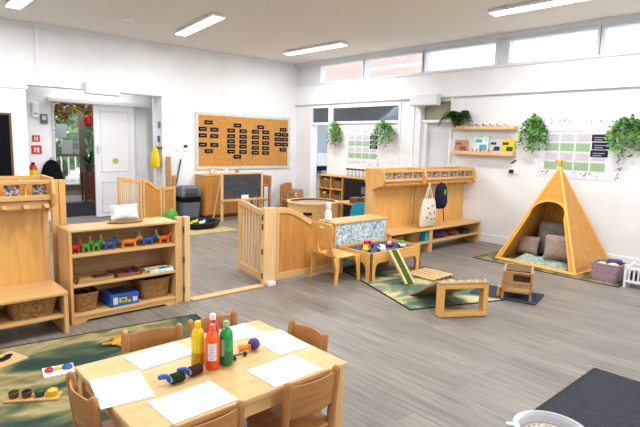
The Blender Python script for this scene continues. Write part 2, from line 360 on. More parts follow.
d = struct('door_3', MB().box(3.62, 3.7, 14.0, 14.08, 0.12, 2.2).box(4.28, 4.42, 14.0, 14.08, 0.12, 2.2).box(3.7, 4.28, 14.0, 14.08, 0.12, 0.26).box(3.7, 4.28, 14.0, 14.08, 2.1, 2.2).box(3.7, 4.28, 14.0, 14.08, 0.98, 1.04), 'brown')
obj('pane', MB().box(3.7, 4.28, 14.03, 14.04, 0.26, 2.1), 'glass', d)
w = struct('window_10', MB().box(4.42, 4.95, 14.0, 14.08, 0.12, 0.8).box(4.42, 4.95, 14.0, 14.08, 2.1, 2.2).box(4.9, 4.95, 14.0, 14.08, 0.8, 2.1), 'brown')
obj('pane', MB().box(4.42, 4.9, 14.03, 14.04, 0.8, 2.1), 'glass', w)

# ------------------------------------------------------------------ beyond the glass
struct('outside_path', MB().box(-2, 12, 14.1, 22, -0.2, 0.0), 'paving')
def bush(loc, r, h, label, n=2600):
    t = thing('garden_bush', label, 'bush', loc, 0, 'bushes beyond the porch door')
    b = MB(); b.loose = True
    for _ in range(n):
        th = rnd.uniform(0, 2*PI); ph = math.acos(rnd.uniform(-0.9, 1)); k = rnd.uniform(0.82, 1.05)
        p = Vector((r*k*math.sin(ph)*math.cos(th), r*k*math.sin(ph)*math.sin(th), h*0.5+h*0.5*k*math.cos(ph)))
        b.leaf(p, (rnd.gauss(0, 1), rnd.gauss(0, 1), rnd.gauss(0, 0.6)), (rnd.gauss(0, 1), rnd.gauss(0, 1), 1), rnd.uniform(.2, .32), .17, rnd.choice([0, 0, 1, 2]))
    obj('foliage', b, ['leaf2', 'leaf1', 'leaf3'], t)
    obj('stem', MB().cyl((0, 0, 0), (0, 0, h*0.7), 0.05), 'w_dark', t)
bush((4.1, 17.5, 0), 1.35, 3.2, 'leafy green bush seen through the left part of the porch door glass')
bush((6.9, 18.6, 0), 1.3, 3.0, 'tall leafy green bush seen through the right side window beside the porch door')
t = thing('garden_railing', 'low white railing outside beyond the porch door glass', 'railing', (5.0, 16.0, 0))
obj('rail', MB().box(-1.2, 1.2, -0.02, 0.02, 0.92, 0.97).box(-1.2, 1.2, -0.02, 0.02, 0.12, 0.16), 'white', t)
for k in range(13): obj('baluster', MB().box(-1.2+k*0.19, -1.17+k*0.19, -0.015, 0.015, 0, 0.94), 'white', t)
tag(obj('outside_building', MB().box(16, 17, 12.5, 24, 0, 9).box(15.93, 16.0, 14, 15.2, 5.2, 6.8), ['brick']), 'red brick building outside beyond the left clerestory windows', 'building')
for k, (x, z, l) in enumerate([(3.86, 1.62, 'upper grey notice taped to the porch door glass'), (3.98, 1.22, 'lower grey notice taped to the porch door glass')]):
    tag(obj('notice_sheet', MB().box(x-0.13, x+0.13, 13.99, 13.998, z-0.17, z+0.17), 'lgrey'), l, 'notice', 'notices on the porch door')
t = thing('leaf_garland', 'dried brown and yellow leaf garland hung along the top of the corridor opening', 'garland', (3.3, 12.4, 2.3))
b = MB(); b.loose = True
for _ in range(520):
    x = rnd.uniform(-0.45, 1.0); p = (x, rnd.uniform(-.08, .08), rnd.uniform(-0.42, -0.02)*(0.75+0.25*math.sin(x*9)))
    b.leaf(p, (rnd.gauss(0, 1), rnd.gauss(0, 1), -0.6), (0, -1, 0.3), rnd.uniform(.06, .12), .06, rnd.choice([0, 0, 0, 1]))
obj('dried_leaves', b, ['leafbrown', 'w_dark'], t)
obj('cord', MB().tube([(-0.6, 0, 0), (1.2, 0, 0)], 0.012), 'w_dark', t)
t = thing('paper_lantern', 'red hanging lantern in the corridor beyond the sliding door', 'lantern', (4.0, 12.35, 1.85))
obj('lantern_body', MB().lathe([(0.03, -.13), (0.09, -.09), (0.11, 0), (0.09, .09), (0.03, .13)]), 'red', t, smooth=True)
obj('cord', MB().cyl((0, 0, 0.12), (0, 0, 0.75), 0.005), 'black', t)
t = thing('plant_stand', 'tall dark wooden plant stand in the corridor beside the sliding door', 'plant stand', (4.0, 12.44, 0))
obj('stand_top', MB().box(-.16, .16, -.16, .16, .66, .7), 'w_dark', t)
for sx in (-1, 1):
    for sy in (-1, 1): obj('leg', MB().box(sx*.13-.02, sx*.13+.02, sy*.13-.02, sy*.13+.02, 0, .66), 'w_dark', t)
obj('stand_panel', MB().box(-.11, .11, -.14, -.12, .05, .62), 'w_red', t)
t = thing('potted_palm', 'spiky dark green potted plant on the stand in the corridor', 'plant', (4.0, 12.44, .7))
obj('pot', MB().lathe([(.07, 0), (.1, .16), (.085, .16)]), 'w_dark', t, smooth=True)
b = MB(); b.loose = True
for k in range(26):
    a = rnd.uniform(0, 2*PI); el = rnd.uniform(0.3, 1.3); d = Vector((math.cos(a)*math.cos(el), math.sin(a)*math.cos(el), math.sin(el)))
    b.leaf((0, 0, .14), d, (0, 0, 1), rnd.uniform(.32, .5), .06, rnd.choice([0, 1]))
obj('foliage', b, ['leaf3', 'leaf1'], t)
t = thing('door_mat', 'dark door mat lying in the corridor beyond the sliding door', 'mat', (3.55, 11.3, 0))
obj('pile', MB().box(-.75, .85, -1.15, .9, 0, .012), 'darkmat', t)

# fittings on the lobby wall
def wallbox(name, label, cat, loc, d, mat, extra=None, bev=0.004):
    t = thing(name, label, cat, loc)
    obj('casing', MB().box(-d[0]/2, d[0]/2, -d[1]/2, d[1]/2, -d[2]/2, d[2]/2), mat, t, bev=bev)
    if extra: extra(t)
    return t
yl = 9.85
wallbox('fire_alarm_sounder', 'white oval alarm unit high on the wall left of the glazed opening', 'alarm', (2.31, yl-.03, 1.92), (.11, .06, .26), 'white',
        lambda t: obj('indicator', MB().box(-.03, .03, -.035, -.029, -.07, -.05), 'grey', t), 0.025)
wallbox('thermostat', 'small grey control box on the wall beside the glazed opening', 'control', (2.44, yl-.025, 1.78), (.11, .05, .16), 'grey',
        lambda t: obj('display', MB().box(-.03, .03, -.03, -.024, -.02, .05), 'lgrey', t))
def picto(t, d):
    obj('pictogram', MB().box(-d*.28, -d*.12, -.009, -.006, -d*.3, d*.3).ell((d*.14, -.007, d*.1), (d*.16, .003, d*.2)).box(d*.05, d*.3, -.009, -.006, -d*.32, -d*.1), 'whiteink', t)
wallbox('fire_sign', 'smaller red fire sign, the upper one on the white wall', 'sign', (2.31, yl-.004, 1.44), (.12, .008, .11), 'red', lambda t: picto(t, .1), 0)
wallbox('fire_sign', 'larger red fire sign with white symbol, the lower one on the white wall', 'sign', (2.31, yl-.004, 1.25), (.16, .008, .15), 'red', lambda t: picto(t, .14), 0)
t = thing('fire_extinguisher', 'red and yellow fire extinguisher on the wall behind the black coat', 'extinguisher', (2.22, yl-.09, .62))
obj('cylinder', MB().lathe([(.06, 0), (.07, .02), (.07, .3), (.05, .36), (.02, .39)]), 'red', t, smooth=True)
obj('label_band', MB().lathe([(.071, .2), (.071, .29)]), 'yellow', t)
obj('valve', MB().box(-.02, .02, -.06, .02, .38, .42), 'black', t)
t = thing('coat', 'black coat hanging on the wall behind the left coat rack', 'coat', (2.52, 9.78, 0))
rings = []
for z, w_, d_ in [(.35, .2, .05), (.6, .2, .055), (.85, .17, .055), (.98, .13, .05), (1.05, .08, .045), (1.08, .03, .03)]:
    rings.append([(w_*math.cos(a)*(1+.08*math.sin(5*a)), d_*math.sin(a), z) for a in [2*PI*k/16 for k in range(16)]])
obj('coat_body', MB().loft(rings), 'coat', t, smooth=True)
obj('coat_hook', MB().tube([(0, .068, 1.1), (0, .01, 1.09), (0, 0, 1.12)], .008, 6), 'metal', t)
# air heater box on the lintel, exit box on the right beam
wallbox('wall_heater', 'long white box unit mounted on the lintel above the alcove', 'unit', (3.14, YB-.07, 2.29), (.54, .13, .2), 'frame', lambda t: obj('grille', MB().box(-.25, .25, -.07, -.064, -.09, -.075), 'lgrey', t), 0.01)
t = wallbox('wall_heater', 'white box unit mounted on the beam above the inner doorway', 'unit', (XR-.11, 5.45, 2.27), (.12, .56, .19), 'frame', None, 0.01)
obj('grille', MB().box(-.066, -.06, -.26, .26, -.085, -.07), 'lgrey', t)
t = thing('dark_notice_board', 'black notice board on the wall at the left edge', 'board', (1.42, YB-.02, 1.32))
obj('board_face', MB().box(-.34, .34, -.012, .012, -.47, .47), 'coat', t)
obj('board_frame', MB().box(-.37, .37, -.018, .02, .47, .5).box(-.37, .37, -.018, .02, -.5, -.47).box(-.37, -.34, -.018, .02, -.47, .47).box(.34, .37, -.018, .02, -.47, .47), 'w_dark', t)

# things hung on the reveal of the alcove
t = thing('hanging_cloth', 'yellow and red cloths hung on a hook on the alcove corner', 'cloth', (4.16, 9.12, 1.1))
def drape(cx, cy, w_, z0, z1, k):
    rs = []
    for z, s_ in [(z1, .25), (z1-.05, .55), ((z0+z1)/2, .9), (z0+.03, 1.0), (z0, .8)]:
        rs.append([(cx+w_*.35*s_*math.cos(a)*(1+.15*math.sin(3*a+k)), cy+w_*s_*math.sin(a), z) for a in [2*PI*j/12 for j in range(12)]])
    return MB().loft(rs)
obj('yellow_cloth', drape(-.07, -.04, .17, -.14, .24, 0), 'cloth_y', t, smooth=True)
obj('red_cloth', drape(-.02, .12, .09, -.13, .18, 1), 'red', t, smooth=True)
obj('hook_rail', MB().box(.03, .055, -.08, .16, .2, .25), 'blue', t)
for (y, z, m, l) in [(9.13, 1.75, 'green', 'small green magnet high on the alcove corner'), (9.16, 1.49, 'blue', 'blue and red magnet on the alcove corner below the green one'), (9.12, 1.36, 'yellow', 'small yellow magnet on the alcove corner above the hanging cloths')]:
    tag(obj('magnet', MB().box(4.196, 4.219, y-.03, y+.05, z-.06, z+.06), m, bev=.006), l, 'magnet', 'magnets on the alcove corner')
t = thing('wall_strip', 'narrow white upright strip fixed to the alcove corner', 'strip', (4.2, 9.22, 0))
obj('strip_body', MB().box(0, .019, -.02, .02, .1, 1.2), 'lgrey', t)
wallbox('light_switch', 'white light switch on the back wall left of the cork board', 'switch', (4.5, YB-.006, 1.31), (.09, .012, .09), 'white', lambda t: obj('rocker', MB().box(-.015, .015, -.011, -.006, -.02, .02), 'lgrey', t))
wallbox('key_switch', 'small black and white switch on the back wall nearest the cork board', 'switch', (4.68, YB-.008, 1.33), (.07, .016, .12), 'white', lambda t: obj('black_cover', MB().box(-.034, .034, -.014, -.008, .01, .06), 'black', t))

# ------------------------------------------------------------------ cork board with name cards
t = thing('cork_board', 'wide tan cork notice board with a pale patterned border on the back wall', 'notice board', (6.05, YB-.015, 1.475))
obj('board_face', MB().box(-1.1, 1.1, -.008, .014, -.5, .5), 'cork', t)
obj('border', MB().box(-1.165, 1.165, -.012, .014, .5, .555).box(-1.165, 1.165, -.012, .014, -.555, -.5).box(-1.165, -1.1, -.012, .014, -.5, .5).box(1.1, 1.165, -.012, .014, -.5, .5), 'border', t)
card = None
ROW = ['top', 'second', 'third', 'fourth', 'fifth', 'sixth', 'lowest']
def name_card(px, z, label):
    global card
    if card is None:
        card = thing('name_card', label, 'card', (px, YB-.03, z), 0, 'black name cards on the cork board')
        obj('card_body', MB().box(-.088, .088, -.004, .004, -.037, .037), 'coat', card)
        obj('script', MB().box(-.05, -.01, -.006, -.004, -.008, .006).box(-.002, .03, -.006, -.004, -.01, .004).box(.036, .05, -.006, -.004, -.006, .008), 'faint', card)
    else: dup(card, (px, YB-.03, z), 0, label)
def bx(q): return 4.935+(q-83)/(508-83)*(7.16-4.935)
def bz(q): return 1.96-(q-72)/(310-72)*0.97
specs = [('leftmost', 128, 102, [(103, 152, y) for y in (134, 165, 208)], 239), ('second', 255, 110, [(226, 281, y) for y in (136, 164, 189, 213, 240)], 266),
         ('third', 365, 113, [(340, 391, y) for y in (137, 165, 193, 220, 245)], None), ('rightmost', 480, 121, [(454, 491, y) for y in (147, 172, 199)], 228)]
for nm, hx, hy, rows, last in specs:
    name_card(bx(hx), bz(hy), 'black card heading the %s cluster of cards on the cork board' % nm)
    for k, (a, b_, y) in enumerate(rows):
        name_card(bx(a), bz(y), 'black card, left column, %s pair from the top in the %s cluster on cork board' % (['first', 'second', 'third', 'fourth', 'fifth'][k], nm))
        name_card(bx(b_), bz(y+1), 'black card, right column, %s pair from the top in the %s cluster on cork board' % (['first', 'second', 'third', 'fourth', 'fifth'][k], nm))
    if last: name_card(bx(hx), bz(last), 'single black card closing the bottom of the %s cluster on cork board' % nm)

# ------------------------------------------------------------------ ceiling lights
def ceiling_light(loc, label):
    t = thing('ceiling_light', label, 'light', loc, 0, 'slim ceiling light panels')
    obj('housing', MB().box(-.1, .1, -.78, .78, -.045, -.005), 'white', t, bev=.004)
    obj('diffuser', MB().box(-.08, .08, -.76, .76, -.055, -.0451), 'lamp', t)
    for sy in (-1, 1): obj('clip', MB().box(-.115, .115, sy*.55-.02, sy*.55+.02, -.03, 0), 'lgrey', t)
    return t
L1 = ceiling_light((3.9, 7.10, ZC), 'slim lit ceiling light above the alcove end of the room')
L1.rotation_euler.z = -.14
dup(L1, (6.25, 7.18, ZC), 0, 'slim lit ceiling light above the corner with the cork board')
dup(L1, (6.06, 2.8, ZC), 0, 'slim lit ceiling light close to the right clerestory windows above the teepee side')
dup(L1, (1.67, 7.2, ZC), 0, 'slim lit ceiling light at the top left, only its end showing')
lamps = [(3.89, 7.1), (6.3, 7.15), (6.0, 2.82), (1.67, 7.2), (3.8, 2.82), (1.6, 2.82), (-0.8, 2.82), (-0.6, 7.2), (1.6, -1.5), (4.0, -1.5), (6.0, -1.5)]
for x, y, zl in [(x, y, ZC-.07) for x, y in lamps] + [(3.2, 9.65, 3.1), (3.6, 11.2, 2.55), (4.2, 13.2, 2.55), (8.5, 5.6, 2.5), (8.5, 7.6, 2.5)]:  # lobby, corridor and recess entries are unseen fills added to brighten them
    ld = bpy.data.lights.new('lamp_and_fill', 'AREA'); ld.shape = 'RECTANGLE'; ld.size = .2; ld.size_y = 1.55; ld.energy = 52
    ld.color = (0.975, 0.985, 1.0)
    lo = bpy.data.objects.new('lamp_and_fill', ld); COL.objects.link(lo); lo.location = (x, y, zl)
    if zl != ZC-.07: ld.energy = 16 if zl > 2.52 else 32; ld.size_y = .3 if y == 9.65 else .8; ld.size = .2
t = thing('smoke_detector', 'small white smoke detector on the ceiling near the left lights', 'detector', (3.04, 7.57, ZC))
obj('detector_base', MB().lathe([(.06, -.005), (.06, -.02), (.05, -.045), (.02, -.055)]), 'white', t, smooth=True)
obj('sensor_ring', MB().lathe([(.03, -.05), (.028, -.062)]), 'lgrey', t)

# ------------------------------------------------------------------ coat rack benches (local front = -y, origin at left front floor corner)
def coat_rack(name, label, x0, yf, W, npeg, hb=0.345, zt=1.16, bd=0.36, mid=True, leftwing=True):
    t = thing(name, label, 'coat rack', (x0, yf, 0), 0, 'coat racks with benches')
    wd, wx = 'w_honey', 'w_honeyx'; fr = .05 if x0 < 1 else .085
    obj('bench_seat', MB().box(0, W, 0, bd, hb-.03, hb), 'w_light', t, bev=.008)
    obj('bench_shelf', MB().box(.03, W-.03, .02, bd, .13, .152), 'w_light', t, bev=.003)
    for x in ([.0, W-.03] + ([W/2-.015] if mid else [])):
        obj('bench_side', MB().box(x, x+.03, .01, bd, 0, hb-.03), 'w_lightz', t, bev=.004)
    obj('back_board', MB().box(.05, W-.05, bd, bd+.03, .05, zt-.16), wd, t)
    for x in (0, W-.055):
        obj('upright', MB().box(x+.004, x+.051, bd-.01, bd+.13, 0, zt-.05), 'w_lightz', t, bev=.005)
    yb, y0 = bd+.14, bd-.17
    obj('cubby_shelf', MB().box(.02, W-.02, y0+.02, yb, zt-.155, zt-.135), wx, t)
    obj('cubby_back', MB().box(.02, W-.02, yb-.02, yb, zt-.135, zt+.015), wx, t)
    obj('cubby_lip', MB().box(.02, W-.02, y0, y0+.02, zt-.155, zt-.115).box(.02, W-.02, y0+.005, y0+.022, zt-.03, zt+.0), 'w_light', t, bev=.004)
    prof = [(y0+.0, zt+.018), (yb, zt+.022), (yb, zt-.17), (y0+.17, zt-.27), (y0-.02, zt-.19), (y0-.045, zt-.1)]
    for x in (-.003, W-.019): obj('end_board', MB().prism(prof, 'x', x, x+.022), wd, t, bev=.004)
    n = max(2, int(round(W/.2)))
    for k in range(1, n): obj('cubby_divider', MB().box(W*k/n-.006, W*k/n+.006, y0+.03, yb-.02, zt-.135, zt-.01), wx, t)
    for k in range(n):
        obj('name_photo', MB().box(W*(k+.5)/n-fr, W*(k+.5)/n+fr, y0+.024, y0+.028, zt-.115, zt-.035), 'scribble', t)
    obj('hook_rail', MB().box(.022, W-.022, y0+.025, y0+.05, zt-.225, zt-.16), 'w_light', t, bev=.008)
    for k in range(npeg):
        x = W*(k+.5)/npeg
        obj('peg', MB().tube([(x, y0+.03, zt-.2), (x, y0-.04, zt-.205), (x, y0-.065, zt-.19)], [.014, .013, .018], 8), 'w_orange', t, smooth=True)
    return t
coat_rack('coat_rack', 'honey wood coat rack with low bench at the left edge beside the toy shelf', 0.0, 4.05, 1.12, 8, .335, 1.16, .44)
coat_rack('coat_rack', 'left honey wood coat rack holding the tote bag, behind the flowered divider', 5.1, 4.24, .9, 7, mid=False)
coat_rack('coat_rack', 'right honey wood coat rack with bench ending at the white wall beside the teepee', 6.005, 4.24, 1.3, 10, mid=False)

# baskets
def basket(label, loc, w_, d_, h_, fill=None, rz=0, group='wicker baskets'):
    t = thing('wicker_basket', label, 'basket', loc, rz, group)
    def ring(s_, z): 
        pts = []
        for k in range(28):
            a = 2*PI*k/28; c, s = math.cos(a), math.sin(a); e = .45
            pts.append((w_/2*s_*math.copysign(abs(c)**e, c), d_/2*s_*math.copysign(abs(s)**e, s), z))
        return pts
    obj('basket_body', MB().loft([ring(.84, 0), ring(.92, h_*.5), ring(1, h_), ring(.93, h_), ring(.86, h_*.5), ring(.8, .02)]), 'wicker', t, smooth=True)
    obj('basket_rim', MB().loft([ring(.93, h_), ring(1.04, h_), ring(1.04, h_+.016), ring(.93, h_+.016)], cap=False), 'wicker', t, smooth=True)
    if fill:
        b = MB()
        for _ in range(26): b.ell((rnd.uniform(-.36, .36)*w_, rnd.uniform(-.36, .36)*d_, h_*.74+rnd.uniform(0, .02)), (rnd.uniform(.02, .03), rnd.uniform(.018, .026), .02), 8)
        o = obj('pine_cones', b, fill, t, smooth=True); o['kind'] = 'stuff'
    return t
basket('long wicker basket on the lower rail of the left coat rack bench', (.9, 4.24, .153), .34, .3, .13)

# ------------------------------------------------------------------ toy shelf by the left coat rack
t = thing('toy_shelf', 'birch open shelf unit with three tiers of toys and baskets', 'shelf unit', (1.185, 4.22, 0))
W, D, H = .915, .3, .75
for x in (0, W-.022): obj('side_panel', MB().box(x, x+.022, 0, D, 0, H), 'w_lightz', t, bev=.003)
obj('top_panel', MB().box(-.004, W+.004, -.005, D, H, H+.02), 'w_table', t, bev=.004)
for z in (.565, .32, .075): obj('shelf_board', MB().box(.022, W-.022, 0, D-.01, z-.02, z), 'w_light', t, bev=.002)
obj('back_panel', MB().box(.022, W-.022, D-.01, D, .03, H), 'w_mid', t)
obj('plinth', MB().prism([(.022, 0), (.1, 0), (.13, .022), (W-.13, .022), (W-.1, 0), (W-.022, 0), (W-.022, .055), (.022, .055)], 'y', .01, .03), 'w_light', t)
X0, Y0 = 1.18, 4.22
basket('small square wicker basket of pine cones at the left of the lowest toy shelf', (X0+.14, Y0+.155, .077), .21, .24, .14, 'wickd')
basket('larger wicker basket at the right end of the lowest toy shelf', (X0+.74, Y0+.16, .077), .3, .23, .165, 'wickd')
t = thing('puzzle_box', 'blue boxed puzzle on the lowest toy shelf between two baskets', 'box', (X0+.435, Y0+.15, .077), .05)
obj('box_body', MB().box(-.125, .125, -.125, .12, 0, .1), 'blue', t, bev=.003)
obj('box_print', MB().box(-.05, .02, -.127, -.125, .03, .07, 0).box(-.1, -.06, -.127, -.125, .02, .08, 1).box(.03, .06, -.127, -.125, .03, .08, 2).box(.07, .11, -.127, -.125, .02, .06, 1).box(-.03, .005, -.1275, -.127, .04, .06, 2).box(-.115, -.105, -.127, -.125, .01, .09, 3).box(.03, .05, -.1275, -.127, .02, .045, 0).box(-.08, .08, -.1, .09, .1, .1015, 3), ['lime', 'lgrey', 'w_red', 'slate'], t)
def tray(label, loc, w_, d_, mat, items, rz=0):
    t = thing('wooden_tray', label, 'tray', loc, rz, 'trays on the middle toy shelf')
    obj('tray_base', MB().box(-w_/2, w_/2, -d_/2, d_/2, 0, .008), mat, t)
    obj('tray_rim', MB().box(-w_/2, w_/2, -d_/2, -d_/2+.01, .008, .028).box(-w_/2, w_/2, d_/2-.01, d_/2, .008, .028).box(-w_/2, -w_/2+.01, -d_/2, d_/2, .008, .028).box(w_/2-.01, w_/2, -d_/2, d_/2, .008, .028), mat, t)
    for m, x, y, sx, sy, h in items: obj('puzzle_piece', MB().box(x-sx, x+sx, y-sy, y+sy, .008, .008+h), m, t, bev=.003)
tray('pale wooden puzzle tray at the left of the middle toy shelf', (X0+.21, Y0+.12, .322), .3, .2, 'w_mid', [('w_light', -.06, 0, .05, .05, .012), ('w_dark', .07, .01, .04, .05, .012)])
tray('dark reddish puzzle tray in the middle of the middle toy shelf', (X0+.49, Y0+.14, .322), .22, .21, 'w_red', [('w_dark', -.04, 0, .04, .05, .012), ('purple', .05, .02, .03, .04, .012)])
tray('brown wooden tray at the back right of the middle toy shelf', (X0+.75, Y0+.21, .322), .27, .13, 'w_mid', [('w_red', 0, 0, .08, .03, .014)])
tray('mint green inset tray with yellow and blue pieces on the middle toy shelf', (X0+.77, Y0+.07, .322), .24, .12, 'cushm', [('yellow', -.03, 0, .025, .025, .018), ('blue', .04, .01, .03, .02, .014), ('lime', -.085, 0, .02, .03, .016), ('teal', .09, -.01, .02, .02, .016)])
def animal(label, x, c, c2, L=.11, horned=False):
    t = thing('toy_animal', label, 'toy animal', (x, Y0+.09, .566), rnd.uniform(-.2, .2), 'plastic animals on the top toy shelf')
    t.scale = (1.1, 1.1, 1.12)
    b = MB(); b.ell((0, 0, .045), (L*.4, .018, .019), 12)
    for sx in (-1, 1):
        for sy in (-1, 1): b.tube([(sx*L*.26, sy*.012, .042), (sx*L*.28, sy*.014, .0)], [.0095, .008], 8)
    obj('animal_body', b, c, t, smooth=True)
    b = MB(); b.tube([(L*.3, 0, .05), (L*.42, 0, .064)], [.012, .01], 8).ell((L*.5, 0, .068), (.026, .018, .018), 10).tube([(L*.47, .008, .078), (L*.44, .013, .092)], [.004, .002], 6).tube([(L*.47, -.008, .078), (L*.44, -.013, .092)], [.004, .002], 6)
    obj('animal_head', b, c, t, smooth=True)
    obj('animal_tail', MB().tube([(-L*.34, 0, .05), (-L*.5, 0, .075), (-L*.54, 0, .115)], [.01, .009, .007], 6), c2, t, smooth=True)
animal('red plastic toy animal at the left end of the top toy shelf', X0+.07, 'red', 'red', .09)
animal('small green plastic toy animal second from the left on the top toy shelf', X0+.155, 'green', 'green', .07)
animal('green toy animal with yellow tail third from the left on the top toy shelf', X0+.235, 'green', 'orange', .07)
animal('blue toy animal with green tail left of the long orange one', X0+.345, 'blue', 'lime', .11)
animal('long bright orange toy animal in the middle of the top toy shelf', X0+.51, 'orange', 'green', .17)
animal('blue toy animal right of the long orange one', X0+.675, 'blue', 'teal', .12)
animal('salmon pink toy animal with green tail at the right end of the top toy shelf', X0+.83, 'salmon', 'lime', .12)
t = thing('display_tray', 'oval wooden tray on top of the toy shelf', 'tray', (1.70, 4.4, .771))
obj('tray_base', MB().lathe([(.135, 0), (.16, .015), (.15, .02), (.14, .008)], sy=.62, n=28), 'w_mid', t, smooth=True)
def cushion(name, label, loc, w_, d_, th, mat, rx=0, rz=0, group=None, piping=True):
    t = thing(name, label, 'cushion', loc, rz, group)
    R = Matrix.Rotation(rx, 4, 'X'); N = 10; vs = []
    def pt(i, j, s):
        u, v = i/N*2-1, j/N*2-1
        k = max(0, (1-u**4)*(1-v**4))**.5
        q = 1-.07*(1-abs(u)**2)*abs(v)**3; q2 = 1-.07*(1-abs(v)**2)*abs(u)**3
        return R @ Vector((u*w_/2*q2, s*th/2*k, d_/2+v*d_/2*q))
    for s in (-1, 1):
        for j in range(N+1):
            for i in range(N+1): vs.append(pt(i, j, s))
    n1 = (N+1)**2; fs = []
    for s in range(2):
        for j in range(N):
            for i in range(N):
                a = s*n1+j*(N+1)+i; fs.append((a, a+1, a+N+2, a+N+1))
    obj('cushion_cover', MB().add(vs, fs), mat, t, smooth=True)
    return t
cushion('cushion', 'small mint cushion with white print on top of the toy shelf', (1.70, 4.39, .786), .25, .145, .1, 'cushm', -.35)

t = thing('fence_post', 'tall pale double post between the left coat rack and the toy shelf', 'post', (1.2, 4.57, 0))
obj('post_board', MB().box(-.035, .02, 0, .05, 0, 1.14), 'w_lightz', t, bev=.005)
obj('post_board', MB().box(.024, .075, 0, .05, 0, 1.14), 'w_honey', t, bev=.005)
# ------------------------------------------------------------------ fence, gate, threshold
t = thing('fence_post', 'pale wooden gate post pair at the right end of the toy shelf', 'post', (2.165, 4.25, 0))
obj('post_board', MB().box(-.055, .0, 0, .05, 0, .8), 'w_lightz', t, bev=.004)
obj('post_board', MB().box(.01, .065, -.02, .04, 0, .8), 'w_pine', t, bev=.004)
for z in (.12, .4, .68): obj('hinge', MB().cyl((.005, -.012, z-.03), (.005, -.012, z+.03), .007, 8), 'metal', t)
tag(obj('threshold_strip', MB().box(2.24, 3.05, 4.2, 4.29, 0, .018), 'w_table', bev=.006), 'pale wooden threshold strip lying across the gateway on the floor', 'threshold')
t = thing('fence_post', 'thick pale wooden post between the open gate and the solid panel', 'post', (3.13, 4.24, 0))
obj('post_board', MB().box(-.055, .1, 0, .05, .0, .82), 'w_pine', t, bev=.006)
obj('post_foot', MB().box(-.03, .06, -.06, .0, 0, .045), 'white', t, bev=.006)
for z in (.1, .36, .62, .72): obj('hinge', MB().cyl((-.06, .03, z-.03), (-.06, .03, z+.03), .008, 8), 'metal', t)
def scurve(L, h0, h1, n=18, flat=.1):
    out = []
    for i in range(n+1):
        u = i/n; k = min(1, max(0, (u-flat)/(1-2*flat))); out.append((u*L, h1+(h0-h1)*(.5+.5*math.cos(PI*k))))
    return out
def fence_panel(name, label, cat, loc, rz, L, h0, h1, slats=0, infill='w_panel', frame='w_light', zb=.03, group='curved wooden fence panels'):
    t = thing(name, label, cat, loc, rz, group)
    top = scurve(L, h0, h1)
    obj('top_rail', MB().prism(top + [(x, z-.06) for x, z in reversed(top)], 'y', -.018, .018), frame, t, bev=.003)
    obj('bottom_rail', MB().box(.04, L-.04, -.018, .018, zb, zb+.075), frame, t, bev=.003)
    obj('stile', MB().box(0, .042, -.018, .018, zb, h0-.06), 'w_lightz', t, bev=.003)
    obj('stile', MB().box(L-.042, L, -.018, .018, zb, h1-.055), 'w_lightz', t, bev=.003)
    if slats:
        for k in range(slats):
            x = .042+(L-.084)*(k+1)/(slats+1); z = [q for p, q in top if p <= x][-1]
            obj('slat', MB().cyl((x, 0, zb+.07), (x, 0, z-.055), .011, 10), 'w_pine', t, smooth=True)
    else:
        inn = [(x, z-.055) for x, z in top if .04 < x < L-.04]
        obj('infill_panel', MB().prism([(.04, zb+.07), (L-.04, zb+.07)] + list(reversed(inn)), 'y', -.006, .006), infill, t)
    return t
fence_panel('gate', 'open slatted wooden gate with curved top swung into the play area', 'gate', (3.245, 4.97, 0), -PI/2-.19, .66, .83, .79, 6)
fence_panel('wooden_fence', 'solid wooden fence panel curving down from the gate post to the plywood chair', 'fence panel', (3.235, 4.265, 0), 0, .81, .81, .57)
# far fence by the alcove
fence_panel('gate', 'far slatted wooden gate with curved top near the sliding door', 'gate', (3.27, 8.75, 0), 0, .42, .83, .78, 8, frame='w_honey')
fence_panel('wooden_fence', 'far fence panel curving down beside the slatted far gate', 'fence panel', (3.7, 8.75, 0), 0, .36, .78, .63, frame='w_honey')
fence_panel('wooden_fence', 'low straight far fence panel nearest the grey bin', 'fence panel', (4.07, 8.75, 0), 0, .25, .63, .64, frame='w_honey')

# ------------------------------------------------------------------ divider with floral back
t = thing('divider_unit', 'low wooden shelf divider with blue and white flowered back', 'divider', (4.07, 4.22, 0))
W, D, H = .92, .3, .585
obj('top_panel', MB().box(-.01, W+.01, -.01, D, H-.022, H), 'w_light', t, bev=.004)
for x in (0, W-.022): obj('side_panel', MB().box(x, x+.022, 0, D, 0, H-.022), 'w_lightz', t)
obj('floral_back', MB().box(.022, W-.022, .002, .012, .05, H-.022), 'floral', t)
for z in (.06, .3): obj('shelf_board', MB().box(.022, W-.022, .012, D, z-.02, z), 'w_light', t)
t = thing('spray_bottle', 'pale green bottle with white cap standing on the divider behind the plywood chair', 'bottle', (4.12, 4.4, .586))
obj('bottle_body', MB().lathe([(.03, 0), (.042, .01), (.042, .1), (.02, .14), (.018, .15)]), 'cushm', t, smooth=True)
obj('cap', MB().lathe([(.03, .15), (.036, .16), (.034, .21), (.02, .22)]), 'white', t, smooth=True)

